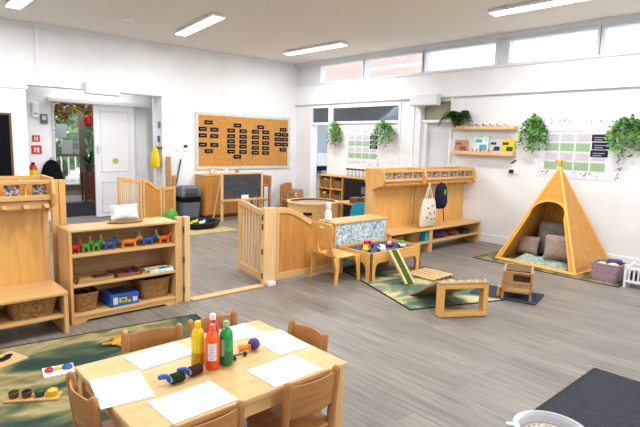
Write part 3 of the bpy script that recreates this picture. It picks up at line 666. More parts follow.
# ------------------------------------------------------------------ bent plywood chair
def ply_chair(label, loc, rz):
    t = thing('plywood_chair', label, 'chair', loc, rz)      # faces local +y
    # back with grip slot and round hole: keyhole outline in x,z, leaned about the seat
    def circ(cx, cz, rx, rz_, n=20): return [(cx+rx*math.cos(2*PI*k/n), cz+rz_*math.sin(2*PI*k/n)) for k in range(n+1)]
    # build as left and right halves that meet on the centre line
    def half(s):
        so = sorted([p for p in circ(0, .612, .045, .012, 24) if p[0] >= -1e-6], key=lambda p: -p[1])
        ho = sorted([p for p in circ(0, .39, .075, .085, 28) if p[0] >= -1e-6], key=lambda p: -p[1])
        po = [(0, .656), (.14, .65), (.172, .622), (.172, .56), (.148, .46), (.152, .38), (.175, .3), (0, .3)]
        pts = po + list(reversed(ho)) + list(reversed(so))
        return [(s*x, z) for x, z in pts]
    R = Matrix.Translation((0, -.17, .3)) @ Matrix.Rotation(.1, 4, 'X') @ Matrix.Translation((0, 0, -.3))
    obj('backrest', MB().prism(half(1), 'y', -.007, .007, 0, R).prism(half(-1), 'y', -.007, .007, 0, R), 'w_honey', t)
    prof = [(-.18, .325), (-.15, .305), (-.05, .296), (.1, .3), (.17, .297), (.2, .275)]
    obj('seat', MB().prism(prof + [(y, z-.016) for y, z in reversed(prof)], 'x', -.19, .19), 'w_honeyx', t, bev=.006)
    for sx in (-1, 1):
        for sy in (-1, 1):
            y0 = .17 if sy > 0 else -.15
            b = MB(); b.loft([[(sx*(.19-.012*0)-.011, y0-.05, .29), (sx*.19+.011, y0-.05, .29), (sx*.19+.011, y0+.05*.6, .29), (sx*.19-.011, y0+.05*.6, .29)],
                              [(sx*.195-.011, y0-.02, .18), (sx*.195+.011, y0-.02, .18), (sx*.195+.011, y0+.03, .18), (sx*.195-.011, y0+.03, .18)],
                              [(sx*.2-.011, y0+sy*.015-.016, 0), (sx*.2+.011, y0+sy*.015-.016, 0), (sx*.2+.011, y0+sy*.015+.016, 0), (sx*.2-.011, y0+sy*.015+.016, 0)]])
            obj('leg', b, 'w_honey', t, bev=.004)
    return t
ply_chair('honey plywood child chair with a round hole in its back, beside the car table', (3.86, 4.0, 0), -PI/2)

# ------------------------------------------------------------------ rugs
def rug(name, label, loc, rz, w_, d_, mat, edge='rugedge', h=.006):
    t = thing(name, label, 'rug', loc, rz)
    obj('rug_pile', MB().box(.02, w_-.02, .02, d_-.02, 0, h), mat, t)
    obj('rug_binding', MB().box(0, w_, 0, .02, 0, h).box(0, w_, d_-.02, d_, 0, h).box(0, .02, .02, d_-.02, 0, h).box(w_-.02, w_, .02, d_-.02, 0, h), edge, t)
    return t
a = math.atan2(-.15, 1.25)
rug('landscape_rug', 'dark green and tan landscape print rug under the left end of the table', (-.28, 2.62, 0), a, 2.2, 1.52, 'rug')
vx, vy = .36, .933
rug('meadow_rug', 'green and straw meadow print rug under the wooden ramp and car table', (4.68-.933*1.08, 2.40+.36*1.08, 0), math.atan2(-.36, .933), 1.08, 1.42, 'rugm')
rug('straw_rug', 'straw coloured rug under the black builder tray', (3.6, 7.25, 0), .0, 1.1, 1.25, 'rugy', 'rugy')
rug('olive_rug', 'olive patterned rug under the teepee', (6.17, 1.86, 0), .0, 1.2, 1.82, 'rugt', 'rugedge')

# ------------------------------------------------------------------ car table
t = thing('car_table', 'low honey wood play table with blue inset top and toy cars', 'table', (4.08, 3.65, .007))
W, D, H = .88, .54, .315
def arch(L, a, b_, hz):   # side panel with a low arch between two legs
    n = 10; pts = [(0, 0), (a, 0)]
    for k in range(n+1):
        u = k/n; ang = PI/2*u; pts.append((a + .07*(1-math.cos(ang)), hz-.09 + .09*math.sin(ang)))
    for k in range(n+1):
        u = k/n; ang = PI/2*(1-u); pts.append((L-b_ - .07*(1-math.cos(ang)), hz-.09 + .09*math.sin(ang)))
    return pts + [(L-b_, 0), (L, 0), (L, H), (0, H)]
obj('front_panel', MB().prism(arch(W, .07, .07, .195), 'y', 0, .02), 'w_honeyx', t, bev=.003)
obj('back_panel', MB().prism(arch(W, .07, .07, .195), 'y', D-.02, D), 'w_honeyx', t, bev=.003)
obj('side_panel', MB().prism([(y+.02 if 0 else y, z) for y, z in arch(D, .08, .08, .195)], 'x', 0, .02), 'w_honey', t)
obj('side_panel', MB().prism(arch(D, .08, .08, .195), 'x', W-.02, W), 'w_honey', t)
obj('inset_top', MB().box(.02, W-.02, .02, D-.02, .265, .285), 'inset', t)
def car(label, x, y, rz, c, c2, s=1.0):
    t = thing('toy_car', label, 'toy car', (4.08+x, 3.65+y, .293), rz, 'toy cars on the car table')
    obj('car_body', MB().box(-.065*s, .065*s, -.032*s, .032*s, .014*s, .042*s), c, t, bev=.008*s)
    obj('car_cabin', MB().prism([(-.045*s, .042*s), (.03*s, .042*s), (.012*s, .072*s), (-.036*s, .072*s)], 'y', -.027*s, .027*s), c2, t, bev=.004*s)
    obj('car_window', MB().prism([(-.036*s, .046*s), (.024*s, .046*s), (.009*s, .067*s), (-.031*s, .067*s)], 'y', -.0285*s, .0285*s), 'screen', t)
    for sx in (-1, 1):
        for sy in (-1, 1): obj('wheel', MB().cyl((sx*.04*s, sy*.027*s, .016*s), (sx*.04*s, sy*.037*s, .016*s), .016*s, 12), 'black', t)
car('lime yellow toy car at the left of the car table', .13, .2, .5, 'lime', 'yellow', 1.1)
car('large red toy car at the back of the car table', .33, .36, .2, 'red', 'pink', 1.2)
car('white toy car at the front of the car table', .29, .11, 1.0, 'lgrey', 'white', 1.1)
car('small red toy car near the middle right of the car table', .6, .25, .4, 'red', 'lgrey', .9)
car('white and green toy car at the right of the car table', .7, .15, .9, 'white', 'green', 1.1)

# ramp leaning against the car table
t = thing('car_ramp', 'narrow green topped toy ramp leaning against the car table', 'ramp', (4.355, 3.33, .012))
dv = Vector((.035, .285, .318)); Ln = dv.length; dn = dv.normalized(); sd = Vector((.985, -.12, 0)).normalized(); up = dn.cross(sd)*-1
Rm = Matrix((( sd.x, dn.x, up.x, 0), (sd.y, dn.y, up.y, 0), (sd.z, dn.z, up.z, 0), (0, 0, 0, 1)))
obj('ramp_bed', MB().box(-.045, .045, 0, Ln, 0, .008, 0, Rm), 'astro', t)
for s in (-1, 1): obj('ramp_edge', MB().box(s*.055-.012, s*.055+.012, 0, Ln, -.002, .02, 0, Rm), 'w_pine', t)

# slatted bridge on the meadow rug
t = thing('slatted_track', 'pale slatted wooden track lying on the meadow rug behind the ramp', 'track', (4.86, 3.44, .013), .02)
t.scale = (.8, .62, 1)
for k in range(5): obj('slat', MB().box(-.26+k*.105, -.2+k*.105, -.34, .3, .012, .024), 'w_pine', t, bev=.003)
for y in (-.28, .22): obj('cross_bar', MB().box(-.27, .24, y-.02, y+.02, 0, .012), 'w_mid', t)

# wooden climbing frame with ramp
ux, uy = .39/.4527, -.23/.4527
t = thing('wooden_ramp_frame', 'open square wooden frame with a sloping board, standing on the meadow rug', 'play frame', (3.70, 2.49, .007), math.atan2(uy, ux))
W, D, H = .46, .085, .295
for y, nm in ((0, 'front_frame'),):
    for x in (0, W-.045): obj('frame_post', MB().box(x, x+.045, y, y+D, 0, H), 'w_honey', t, bev=.004)
    obj('frame_rail', MB().box(.045, W-.045, y, y+D, 0, .04), 'w_honeyx', t, bev=.004)
    obj('frame_rail', MB().box(.045, W-.045, y, y+D, H-.04, H), 'w_honeyx', t, bev=.004)
obj('top_board', MB().box(-.005, W+.005, -.005, D, H, H+.016), 'w_mid', t, bev=.003)
for k in range(6): obj('peg', MB().cyl((.03+k*(W-.06)/5, .02, H+.016), (.03+k*(W-.06)/5, .02, H+.034), .007, 8), 'white', t)
sl = [(D, H+.0), (D+.16, H-.07), (D+.4, .1), (D+.6, .014)]
obj('sloping_board', MB().prism(sl + [(y, z-.014) for y, z in reversed(sl)], 'x', 0, W), 'w_mid', t)

# dolls house frame on dark mat
tag(obj('slate_mat', MB().box(0, .42, 0, .64, .0, .008), 'slate', loc=(4.76, 2.13, .007), rz=.24), 'dark slate mat on the floor under the wooden toy house', 'mat')
t = thing('toy_house', 'open two storey wooden toy house frame standing on the dark slate mat', 'toy house', (4.80, 2.19, .016), math.atan2(.17, .37))
Wd, Dp, H = .4, .28, .26
for x in (0, Wd-.022):
    for y in (0, Dp-.022): obj('post', MB().box(x, x+.022, y, y+.022, 0, H), 'w_mid', t)
for z in (.07, .16, H): 
    obj('storey_frame', MB().box(0, Wd, 0, .022, z, z+.018).box(0, Wd, Dp-.022, Dp, z, z+.018).box(0, .022, .022, Dp-.022, z, z+.018).box(Wd-.022, Wd, .022, Dp-.022, z, z+.018), 'w_mid', t)
obj('storey_floor', MB().box(.02, Wd-.02, .02, Dp-.02, .072, .084), 'w_light', t)
obj('roof_panel', MB().box(.1, Wd-.02, .02, Dp-.02, H+.004, H+.012), 'w_dark', t)
obj('wall_panel', MB().box(Wd-.014, Wd-.006, .022, Dp-.022, .09, H), 'w_dark', t)
obj('wall_panel', MB().box(.002, .01, Dp-.1, Dp-.02, .178, H), 'w_mid', t)
t = thing('peg_figure', 'small wooden peg figure standing on the slate mat left of the toy house', 'figure', (4.74, 2.5, .016))
obj('figure_body', MB().lathe([(.022, 0), (.022, .05), (.014, .075)]), 'w_orange', t, smooth=True)
obj('figure_head', MB().ell((0, 0, .092), .02), 'w_light', t, smooth=True)

# ------------------------------------------------------------------ teepee
A = Vector((6.36, 3.44, .009)); B = Vector((6.27, 2.36, .009)); Cc = Vector((7.29, 2.31, .009)); Dd = Vector((7.34, 3.38, .009)); AP = Vector((6.93, 2.93, 1.27))
t = thing('wooden_teepee', 'amber plywood teepee den with an arched opening against the white wall', 'teepee', (6.815, 2.87, 0))
o0 = Vector((6.815, 2.87, 0))
def tri_panel(name, P, Q, arch_open):
    mid = (P+Q)/2; ex = (Q-P).normalized(); L = (Q-P).length; ez = (AP-mid); ap2 = (AP-P).dot(ex); ez = (AP - P - ex*ap2); Hh = ez.length; ez.normalize(); n = ex.cross(ez)
    R = Matrix(((ex.x, n.x, ez.x, P.x-o0.x), (ex.y, n.y, ez.y, P.y-o0.y), (ex.z, n.z, ez.z, P.z-o0.z), (0, 0, 0, 1)))
    if not arch_open:
        obj(name, MB().prism([(.02, 0), (L-.02, 0), (ap2+.01, Hh-.02), (ap2-.01, Hh-.02)], 'y', -.006, .006, 0, R), 'w_orange', t)
    else:
        ins = .045; zs = .5*Hh
        def edge(z): # left and right boundary of the opening at height z
            u = z/Hh; return ins+ap2*u, L-ins-(L-ap2)*u
        zt = .64*Hh; l0, r0 = edge(zs*.98)
        pts = [(.01, 0), (ins, 0), (ins, .05), (L-ins, .05), (L-ins, 0), (L-.01, 0), (ap2+.01, Hh-.02), (ap2-.01, Hh-.02)]
        l1, _ = edge(.05); _, r1 = edge(.05)
        arc = [(l0+(r0-l0)*(.5-.5*math.cos(PI*k/16)), zs*.98+(zt-zs*.98)*math.sin(PI*k/16)**.8) for k in range(17)]
        # left leg, right leg and crown as one outline
        outl = [(.01, 0), (l1, 0)] + arc + [(r1, 0), (L-.01, 0), (ap2+.01, Hh-.02), (ap2-.01, Hh-.02)]
        obj(name, MB().prism(outl, 'y', -.006, .006, 0, R), 'w_orange', t)
        rim = [(l1, 0)] + arc + [(r1, 0)]
        ringp = rim + [(x + (ap2-x)*-.0 + (-.016 if x < ap2 else .016), z + (.016 if .3 < (i/len(rim)) < .7 else 0)) for i, (x, z) in reversed(list(enumerate(rim)))]
        obj('arch_trim', MB().prism(ringp, 'y', -.012, .012, 0, R), 'w_edge', t)
        obj('sill_rail', MB().box(.0, L, -.015, .015, 0, .035, 0, R), 'w_edge', t)
tri_panel('front_panel', A, B, True)
tri_panel('side_panel', B, Cc, False); tri_panel('back_panel', Cc, Dd, False); tri_panel('side_panel', Dd, A, False)
for k, P in enumerate((A, B, Cc, Dd)):
    e = AP + (AP-P).normalized()*.11
    obj('corner_pole', MB().tube([P-o0, e-o0], .016, 8), 'w_edge', t, smooth=True)
for P, Q in ((B, Cc),):
    obj('base_rail', MB().tube([P-o0+Vector((0, 0, .01)), Q-o0+Vector((0, 0, .01))], .014, 6), 'w_edge', t)
cushion('cushion', 'large taupe cushion at the front inside the teepee', (6.66, 2.72, .08), .4, .33, .13, 'cusht', -.28, -1.25, 'cushions in the teepee')
cushion('cushion', 'tall grey checked cushion leaning at the back inside the teepee', (7.0, 2.98, .06), .42, .46, .13, 'cushg', -.2, -1.4, 'cushions in the teepee')
cushion('cushion', 'dull taupe cushion at the left inside the teepee', (6.78, 3.22, .06), .3, .26, .11, 'cusht', -.3, -1.6, 'cushions in the teepee')
t = thing('quilt', 'crumpled pale sage quilt on the floor of the teepee', 'quilt', (6.62, 2.9, .01))
N = 18; vs = []; 
for j in range(N+1):
    for i in range(N+1):
        u, v = i/N, j/N
        h = .035+.05*abs(math.sin(5*u+3*v)*math.cos(4*v-2*u))+.02*math.sin(13*u*v+4)
        e = min(u, 1-u, v, 1-v); h = h*min(1, e*6)+.004
        vs.append((-.2+.5*u, -.36+.72*v, h))
obj('quilt_cloth', MB().add(vs, [(j*(N+1)+i, j*(N+1)+i+1, (j+1)*(N+1)+i+1, (j+1)*(N+1)+i) for j in range(N) for i in range(N)]), 'cushs', t, smooth=True)

# lilac basket and white doll cot at the right
t = thing('felt_basket', 'lilac felt storage basket beside the teepee', 'basket', (6.46, 2.07, .008), 0)
def rrect(w_, d_, z): 
    return [(w_/2*math.copysign(abs(math.cos(a))**.35, math.cos(a)), d_/2*math.copysign(abs(math.sin(a))**.35, math.sin(a)), z) for a in [2*PI*(k+.5)/24 for k in range(24)]]
obj('basket_body', MB().loft([rrect(.26, .28, 0), rrect(.3, .33, .17), rrect(.27, .3, .17), rrect(.24, .26, .02)]), 'lilac', t, smooth=True)
obj('basket_rim', MB().loft([rrect(.3, .33, .17), rrect(.305, .335, .2), rrect(.275, .305, .2), rrect(.27, .3, .17)], cap=False), 'cusht', t, smooth=True)
t = thing('fleece_blanket', 'cream fleece bundled inside the lilac basket', 'blanket', (6.45, 2.08, .03))
b = MB()
for x, y, z, r in [(-.05, .05, .12, .075), (.05, -.05, .13, .07), (-.03, -.06, .125, .06), (.04, .07, .12, .065)]: b.ell((x, y, z), (r, r, r*.7), 14)
obj('fleece', b, 'cream', t, smooth=True)
tag(obj('folded_scarf', MB().cbox((6.53, 2.03, .215), (.1, .16, .05), 0, .3), 'purple', bev=.02), 'folded dark purple scarf on top of the lilac basket', 'scarf')
t = thing('doll_cot', 'white barred doll cot at the right edge beside the lilac basket', 'doll cot', (6.25, 1.46, 0))
Wc, Dc, Hc = .28, .38, .235
for x in (0, Wc-.025):
    for y in (0, Dc-.025): obj('corner_post', MB().box(x, x+.025, y, y+.025, 0, Hc+.02), 'white', t, bev=.004)
for x in (0, Wc-.02):
    obj('side_rail', MB().box(x, x+.02, .025, Dc-.025, Hc-.03, Hc).box(x, x+.02, .025, Dc-.025, .06, .085), 'white', t, bev=.003)
    for k in range(7): obj('bar', MB().box(x+.005, x+.015, .05+k*.045, .066+k*.045, .085, Hc-.03), 'white', t)
for y in (0, Dc-.02):
    obj('end_rail', MB().box(.025, Wc-.025, y, y+.02, Hc-.03, Hc).box(.025, Wc-.025, y, y+.02, .06, .085), 'white', t, bev=.003)
    for k in range(5): obj('bar', MB().box(.045+k*.042, .06+k*.042, y+.005, y+.015, .085, Hc-.03), 'white', t)
obj('cot_base', MB().box(.02, Wc-.02, .02, Dc-.02, .065, .08), 'white', t)
t = thing('doll', 'small doll with dark brown hair lying in the white cot', 'doll', (6.39, 1.6, .082))
b = MB(); b.ell((0, 0, .05), (.05, .08, .045), 12); b.ell((0, -.11, .07), (.045, .045, .05), 12)
for s in (-1, 1): b.tube([(s*.04, -.04, .06), (s*.07, .02, .03)], [.016, .012], 8).tube([(s*.025, .06, .045), (s*.03, .15, .025)], [.02, .015], 8)
obj('doll_body', b, 'cream', t, smooth=True)
obj('doll_hair', MB().ell((0, -.118, .088), (.052, .048, .048), 12), 'w_dark', t, smooth=True)
obj('doll_dress', MB().lathe([(.055, -.02), (.045, .02)], (0, 0, .07)), 'navy', t, smooth=True)
tag(obj('doll_blanket', MB().cbox((6.38, 1.75, .13), (.18, .13, .08)), 'slate', bev=.02), 'folded dark slate blanket in the end of the white cot', 'blanket')

# ------------------------------------------------------------------ bags on the rack, things under the bench
t = thing('tote_bag', 'cream canvas tote bag hanging from a coat rack peg', 'bag', (5.99, 4.32, 0))
def bagring(z, w_, d_): return [(w_*math.copysign(abs(math.cos(a))**.6, math.cos(a)), d_*math.sin(a), z) for a in [2*PI*k/20 for k in range(20)]]
obj('bag_body', MB().loft([bagring(.365, .18, .02), bagring(.42, .19, .05), bagring(.55, .18, .05), bagring(.7, .15, .035), bagring(.76, .125, .022)]), 'tan', t, smooth=True)
for y in (-.018, .018): obj('strap', MB().tube([(-.07, y, .75), (-.03, y*.6, .88), (0, 0, .985), (.03, y*.6, .88), (.07, y, .75)], .008, 6), 'tan', t, smooth=True)
b = MB()
for x, z, s, r in [(-.06, .63, .03, .5), (.04, .66, .035, -.4), (-.02, .55, .04, .8), (.08, .56, .03, 1.2), (.02, .47, .03, .2), (-.09, .5, .03, 1.0), (.1, .47, .02, .3)]:
    b.ell((x, -.043 if z > .6 else -.051, z), (s, .003, .008), 8, 0, Matrix.Rotation(r, 3, 'Y'))
obj('bag_print', b, 'navy', t)
t = thing('backpack', 'small navy backpack hanging right of the tote bag', 'bag', (6.28, 4.32, 0))
obj('pack_body', MB().loft([bagring(.6, .08, .03), bagring(.64, .115, .05), bagring(.8, .12, .06), bagring(.9, .11, .05), bagring(.965, .06, .03)]), 'navy', t, smooth=True)
obj('pack_pocket', MB().loft([bagring(.65, .07, .03), bagring(.7, .08, .045), bagring(.76, .078, .04), bagring(.78, .06, .02)]), 'navy', t, smooth=True, loc=(0, -.04, 0))
obj('pack_badge', MB().ell((.01, -.062, .84), (.03, .006, .045), 10), 'green', t)
obj('strap', MB().tube([(.03, .02, .95), (.0, .0, .985), (-.02, .02, .95)], .008, 6), 'navy', t)
obj('dangling_strap', MB().tube([(.05, -.01, .64), (.07, -.01, .52), (.1, -.01, .4)], .007, 6), 'navy', t)
basket('round tan basket under the bench behind the car table', (5.72, 4.42, .153), .26, .24, .12)
basket('low brown basket at the hidden end under the bench by the divider', (5.38, 4.42, .153), .24, .22, .11)
tag(obj('picture_book', MB().box(5.9, 5.95, 4.28, 4.5, .153, .3), 'teal'), 'teal book standing upright under the bench beside the tan basket', 'book')
tag(obj('cloth_bag', MB().ell((6.42, 4.42, .2), (.17, .12, .05), 14), 'purple', smooth=True), 'purple cloth bundle under the right half of the bench', 'bag')
tag(obj('cloth_bag', MB().ell((6.76, 4.42, .195), (.12, .11, .043), 14), 'w_red', smooth=True), 'dark red bundle under the right half of the bench next to the purple one', 'bag')
tag(obj('shoe_box', MB().box(6.92, 7.12, 4.32, 4.5, .153, .22), 'slate', bev=.004), 'small slate coloured box at the wall end under the bench', 'box')

# ------------------------------------------------------------------ right wall: ledges, books, posters, plants
def ledge(label, z):
    t = thing('picture_ledge', label, 'shelf', (XR, 4.33, z), 0, 'picture ledges on the right wall')
    obj('ledge_base', MB().box(-.13, 0, -.53, .53, -.02, 0), 'white', t)
    obj('ledge_front', MB().box(-.145, -.128, -.535, .535, -.025, .03), 'w_pine', t, bev=.003)
    obj('ledge_back', MB().box(-.012, 0, -.53, .53, 0, .07), 'white', t)
    for y in (-.533, .523): obj('ledge_end', MB().box(-.13, 0, y, y+.01, -.02, .03), 'w_pine', t)
ledge('upper pale wooden picture ledge on the white wall', 1.80)
ledge('lower pale wooden picture ledge holding children books', 1.405)
def wbook(label, y, w_, h, mat, mat2):
    t = thing('picture_book', label, 'book', (XR-.045, y, 1.406), 0, 'picture books on the lower ledge')
    R = Matrix.Rotation(.12, 4, 'Y')
    obj('cover', MB().box(-.018, -.0, -w_/2, w_/2, 0.002, h, 0, R), mat, t)
    obj('cover_art', MB().ell((0, 0, 0), (.003, w_*.28, h*.2), 10, 0).v and MB().box(-.0195, -.018, -w_*.38, w_*.1, h*.2, h*.5, 0, R).box(-.0195, -.018, -w_*.05, w_*.4, h*.62, h*.8, 0, R), mat2, t)
wbook('orange brown picture book at the left end of the lower ledge', 4.73, .24, .2, 'w_mid', 'w_red')
wbook('mint picture book with dotted cover, second on the lower ledge', 4.37, .26, .27, 'cushm', 'teal')
wbook('pale blue picture book, third on the lower ledge', 4.12, .2, .22, 'lav', 'slate')
wbook('yellow picture book at the right end of the lower ledge', 3.915, .22, .22, 'yellow', 'leaf3')
for k in range(8):
    y = 4.62-k*.07
    tag(obj('wooden_peg_toy', MB().lathe([(.016, 0), (.018, .02), (.01, .045), (.014, .055), (.006, .075)], (XR-.1, y, 1.406), 10), ['w_red', 'orange', 'w_chair', 'salmon'][k % 4], smooth=True),
        '%s small wooden peg toy from the left along the lower ledge' % ['first', 'second', 'third', 'fourth', 'fifth', 'sixth', 'seventh', 'eighth'][k], 'toy', 'peg toys along the lower ledge')
for k in range(6):
    y = 4.55-k*.12
    t = thing('wooden_animal', '%s little wooden animal from the left along the upper ledge' % ['first', 'second', 'third', 'fourth', 'fifth', 'sixth'][k], 'toy animal', (XR-.08, y, 1.801), 0, 'wooden animals on the upper ledge')
    obj('animal_body', MB().box(-.01, .01, -.035, .03, .02, .045).box(-.01, .01, -.035, -.022, 0, .02).box(-.01, .01, .018, .03, 0, .02).box(-.01, .01, .02, .045, .035, .065), ['w_orange', 'w_chair', 'leaf3', 'w_mid', 'w_orange', 'sage'][k], t, bev=.003)
def poster(label, y0, y1, z0, z1, grid, blacks, gz):
    t = thing('wall_poster', label, 'poster', (XR, 0, 0), 0, 'planning posters on the right wall')
    b = MB(); b.box(-.004, 0, y0, y1, z0, z1, 0)
    rows, cols = grid; gy0, gy1, g0, g1 = gz      # gy1 is the left end as seen
    for r in range(rows):
        for c in range(cols):
            ya = gy1-(gy1-gy0)*c/cols; yb_ = gy1-(gy1-gy0)*(c+.9)/cols
            za = g1-(g1-g0)*r/rows; zb_ = g1-(g1-g0)*(r+.86)/rows
            b.box(-.006, -.004, yb_, ya, zb_, za, 2 if r % 2 else 1)
            for q in range(3): b.box(-.0066, -.006, yb_+.02, ya-.02-.03*(q % 2), za-(za-zb_)*(q+1)/4-.006, za-(za-zb_)*(q+1)/4, 3)
    for ya, yb_, za, zb_ in blacks:
        b.box(-.008, -.004, yb_, ya, zb_, za, 4); b.box(-.0085, -.008, yb_+.04, ya-.03, (za+zb_)/2, (za+zb_)/2+.012, 3); b.box(-.0085, -.008, yb_+.08, ya-.03, (za+zb_)/2-.03, (za+zb_)/2-.018, 3)
    b.box(-.005, -.004, (y0+y1)/2-.05, y1-.12, z1-.175*(z1-z0)/.75-.008, z1-.175*(z1-z0)/.75, 5)
    for _ in range(46):          # sprigs along the edges
        y = rnd.uniform(y0+.03, y1-.03); z = rnd.choice([z1-rnd.uniform(.02, .09), z0+rnd.uniform(.02, .09)])
        if rnd.random() < .25: y = rnd.uniform(y0+.02, y0+.09); z = rnd.uniform(z0, z0+.35)
        a = rnd.uniform(0, PI); d = (math.cos(a)*.022, math.sin(a)*.022); n_ = (-d[1]*.35, d[0]*.35)
        b.add([(-.0062, y-d[0], z-d[1]), (-.0062, y+n_[0], z+n_[1]), (-.0062, y+d[0], z+d[1]), (-.0062, y-n_[0], z-n_[1])], [(0, 1, 2, 3)], rnd.choice([3, 4, 5, 6]))
    b.loose = True
    obj('poster_sheet', b, ['poster', 'lav', 'sage', 'faint', 'inkbox', 'faint', 'leaf3'], t)
poster('large white planning poster with green rows above the teepee', 2.32, 3.46, 1.1, 1.95, (4, 4), [(2.74, 2.52, 1.71, 1.62), (2.73, 2.51, 1.605, 1.515), (2.74, 2.52, 1.50, 1.41)], (2.52, 3.36, 1.2, 1.72))
poster('smaller white planning poster with green rows between two hanging plants', 6.53, 7.47, 1.08, 1.80, (4, 4), [(6.80, 6.6, 1.66, 1.59), (6.80, 6.6, 1.57, 1.5), (6.80, 6.6, 1.48, 1.41)], (6.6, 7.38, 1.2, 1.68))
for p in [o for o in COL.objects if o.name.startswith('wall_poster')][1:]: p.location.x = XR+.02

def trailing_plant(label, y, z, w_, drop, n=30, seed=1):
    r = random.Random(seed)
    t = thing('trailing_plant', label, 'plant', (XR-.002, y, z), 0, 'trailing plants on the right wall')
    obj('wall_pot', MB().lathe([(.05, -.06), (.065, .04), (.055, .04)], (-.075, 0, 0), 14), 'leaf3', t, smooth=True)
    b = MB(); b.loose = True
    for k in range(n):
        yy = r.uniform(-1, 1)*w_*.5; dl = drop*r.uniform(.35, 1.15)*(1-.25*abs(yy)/(w_*.5)); x0 = -r.uniform(.05, .16)
        for q in range(int(dl/.028)+3):
            u = q*.028; p = Vector((x0-.02*math.sin(q), yy*(.5+min(.5, u*4))+r.gauss(0, .015), .09-.12*abs(yy)/w_-u+r.gauss(0, .012)))
            if p.x > -.012: p.x = -.012
            d = Vector((-abs(r.gauss(.5, .5)), r.gauss(0, 1), r.gauss(-.5, .6)))
            b.leaf(p, d, (-1, 0, .5), r.uniform(.035, .06), r.uniform(.028, .042), r.choice([0, 0, 1, 1, 2]))
    obj('foliage', b, ['leaf1', 'leaf2', 'leaf3'], t)
    return t
trailing_plant('trailing green plant on the wall at the left of the small poster', 7.68, 1.84, .42, .40, 30, 3)
trailing_plant('trailing green plant on the wall at the right of the small poster', 6.36, 1.84, .5, .40, 32, 4)
trailing_plant('trailing green plant on the wall between the ledges and the large poster', 3.50, 1.87, .38, .42, 40, 5)
trailing_plant('bushy trailing green plant on the wall at the right edge', 2.28, 1.84, .5, .42, 46, 6)
t = thing('potted_fern', 'dark green fern arching over the left end of the upper ledge', 'plant', (XR-.1, 4.8, 1.801))
obj('pot', MB().lathe([(.045, 0), (.06, .09), (.05, .09)]), 'w_dark', t, smooth=True)
b = MB(); b.loose = True
for k in range(46):
    a = rnd.uniform(0, 2*PI); L_ = rnd.uniform(.22, .38); d = Vector((math.cos(a), math.sin(a), 0))
    if d.x > 0: d.x *= .2
    for q in range(16):
        u = q/15; p = Vector((0, 0, .09)) + d*L_*u*.8 + Vector((0, 0, .5*u - .6*u*u*(L_/.4)))
        for s in (-1, 1):
            sd_ = d.cross(Vector((0, 0, 1)))*s
            b.leaf(p, sd_+d*.5+Vector((0, 0, -.2)), (0, 0, 1), (.1-.05*u), .042, rnd.choice([0, 1, 1, 2]))
obj('fronds', b, ['leaf3', 'leaf1', 'leaf2'], t)
wallbox('wall_socket', 'white double socket low on the wall below the ledges', 'socket', (XR-.006, 3.80, 1.15), (.012, .15, .09), 'white', lambda t: obj('plug', MB().box(-.04, -.006, .01, .07, -.025, .025), 'black', t))
tag(obj('marker_pen', MB().cyl((XR-.009, 3.86, 1.27), (XR-.009, 3.79, 1.32), .01, 8), 'black'), 'short black marker pen fixed to the wall above the socket', 'pen')
struct('trim_10', MB().box(XR-.012, XR, 3.76, 3.785, 1.95, 2.31), 'white')
t = thing('towel_dispenser', 'white paper towel dispenser with dark base on the wall beyond the inner opening', 'dispenser', (8.05, YB-.115, 1.08))
obj('dispenser_cover', MB().box(-.16, .16, -.09, .09, -.12, .18), 'white', t, bev=.02)
obj('dispenser_base', MB().box(-.16, .16, -.09, .09, -.22, -.121), 'navy', t, bev=.01)

# ------------------------------------------------------------------ back corner furniture
t = thing('cupboard', 'low oak cupboard against the back wall behind the chalkboard easel', 'cupboard', (4.87, 8.62, 0))
W, D, H = .95, .4, .84
obj('carcass', MB().box(0, W, .02, D, .06, H-.02), 'w_panel', t)
obj('top_panel', MB().box(-.01, W+.01, -.005, D, H-.02, H), 'w_honeyx', t, bev=.004)
for k in range(2):
    d = obj('door', MB().box(k*W/2+.006, (k+1)*W/2-.006, 0, .02, .08, H-.03), 'w_panel', t, bev=.003)
    obj('handle', MB().cyl((W/2+(k*2-1)*.04, -.02, .48), (W/2+(k*2-1)*.04, 0, .48), .012, 8), 'w_mid', d)
obj('plinth', MB().box(.02, W-.02, .04, D, 0, .06), 'w_dark', t)
t = thing('photo_frame', 'small pinkish standing frame on the oak cupboard', 'frame', (5.12, 8.8, .841))
obj('frame_border', MB().box(-.06, .06, -.01, .01, 0, .12), 'cusht', t, bev=.004)
obj('picture', MB().box(-.045, .045, -.0115, -.01, .015, .105), 'cream', t)
for x, m, l in [(5.45, 'white', 'small white pot on the oak cupboard behind the easel'), (5.7, 'w_chair', 'small brown wooden pot at the right end of the oak cupboard')]:
    tag(obj('small_pot', MB().lathe([(.03, 0), (.04, .05), (.03, .09), (.025, .09)], (x, 8.82, .841), 12), m, smooth=True), l, 'pot', 'pots on the oak cupboard')
t = thing('chalkboard_easel', 'wooden easel with dark chalkboard standing before the cupboard', 'easel', (4.96, 8.2, 0))
W = .94
for x in (0, W-.045):
    obj('front_leg', MB().box(x, x+.045, 0, .03, 0, .9), 'w_pine', t, bev=.003)
    obj('rear_leg', MB().tube([(x+.02, .03, .86), (x+.02, .33, 0)], .018, 6), 'w_pine', t)
obj('chalkboard', MB().box(.045, W-.045, .004, .02, .42, .87), 'chalk', t)
obj('top_rail', MB().box(.045, W-.045, 0, .03, .87, .9), 'w_pine', t)
obj('chalk_ledge', MB().box(0, W, -.06, .03, .37, .4), 'w_light', t, bev=.003)
tag(obj('paper_note', MB().box(5.38, 5.54, 8.165, 8.172, .402, .48), 'paper'), 'white paper slip standing on the easel ledge', 'paper', None)
t = thing('pedal_bin', 'grey plastic litter bin with hooded lid against the back wall', 'bin', (4.585, 8.78, 0))
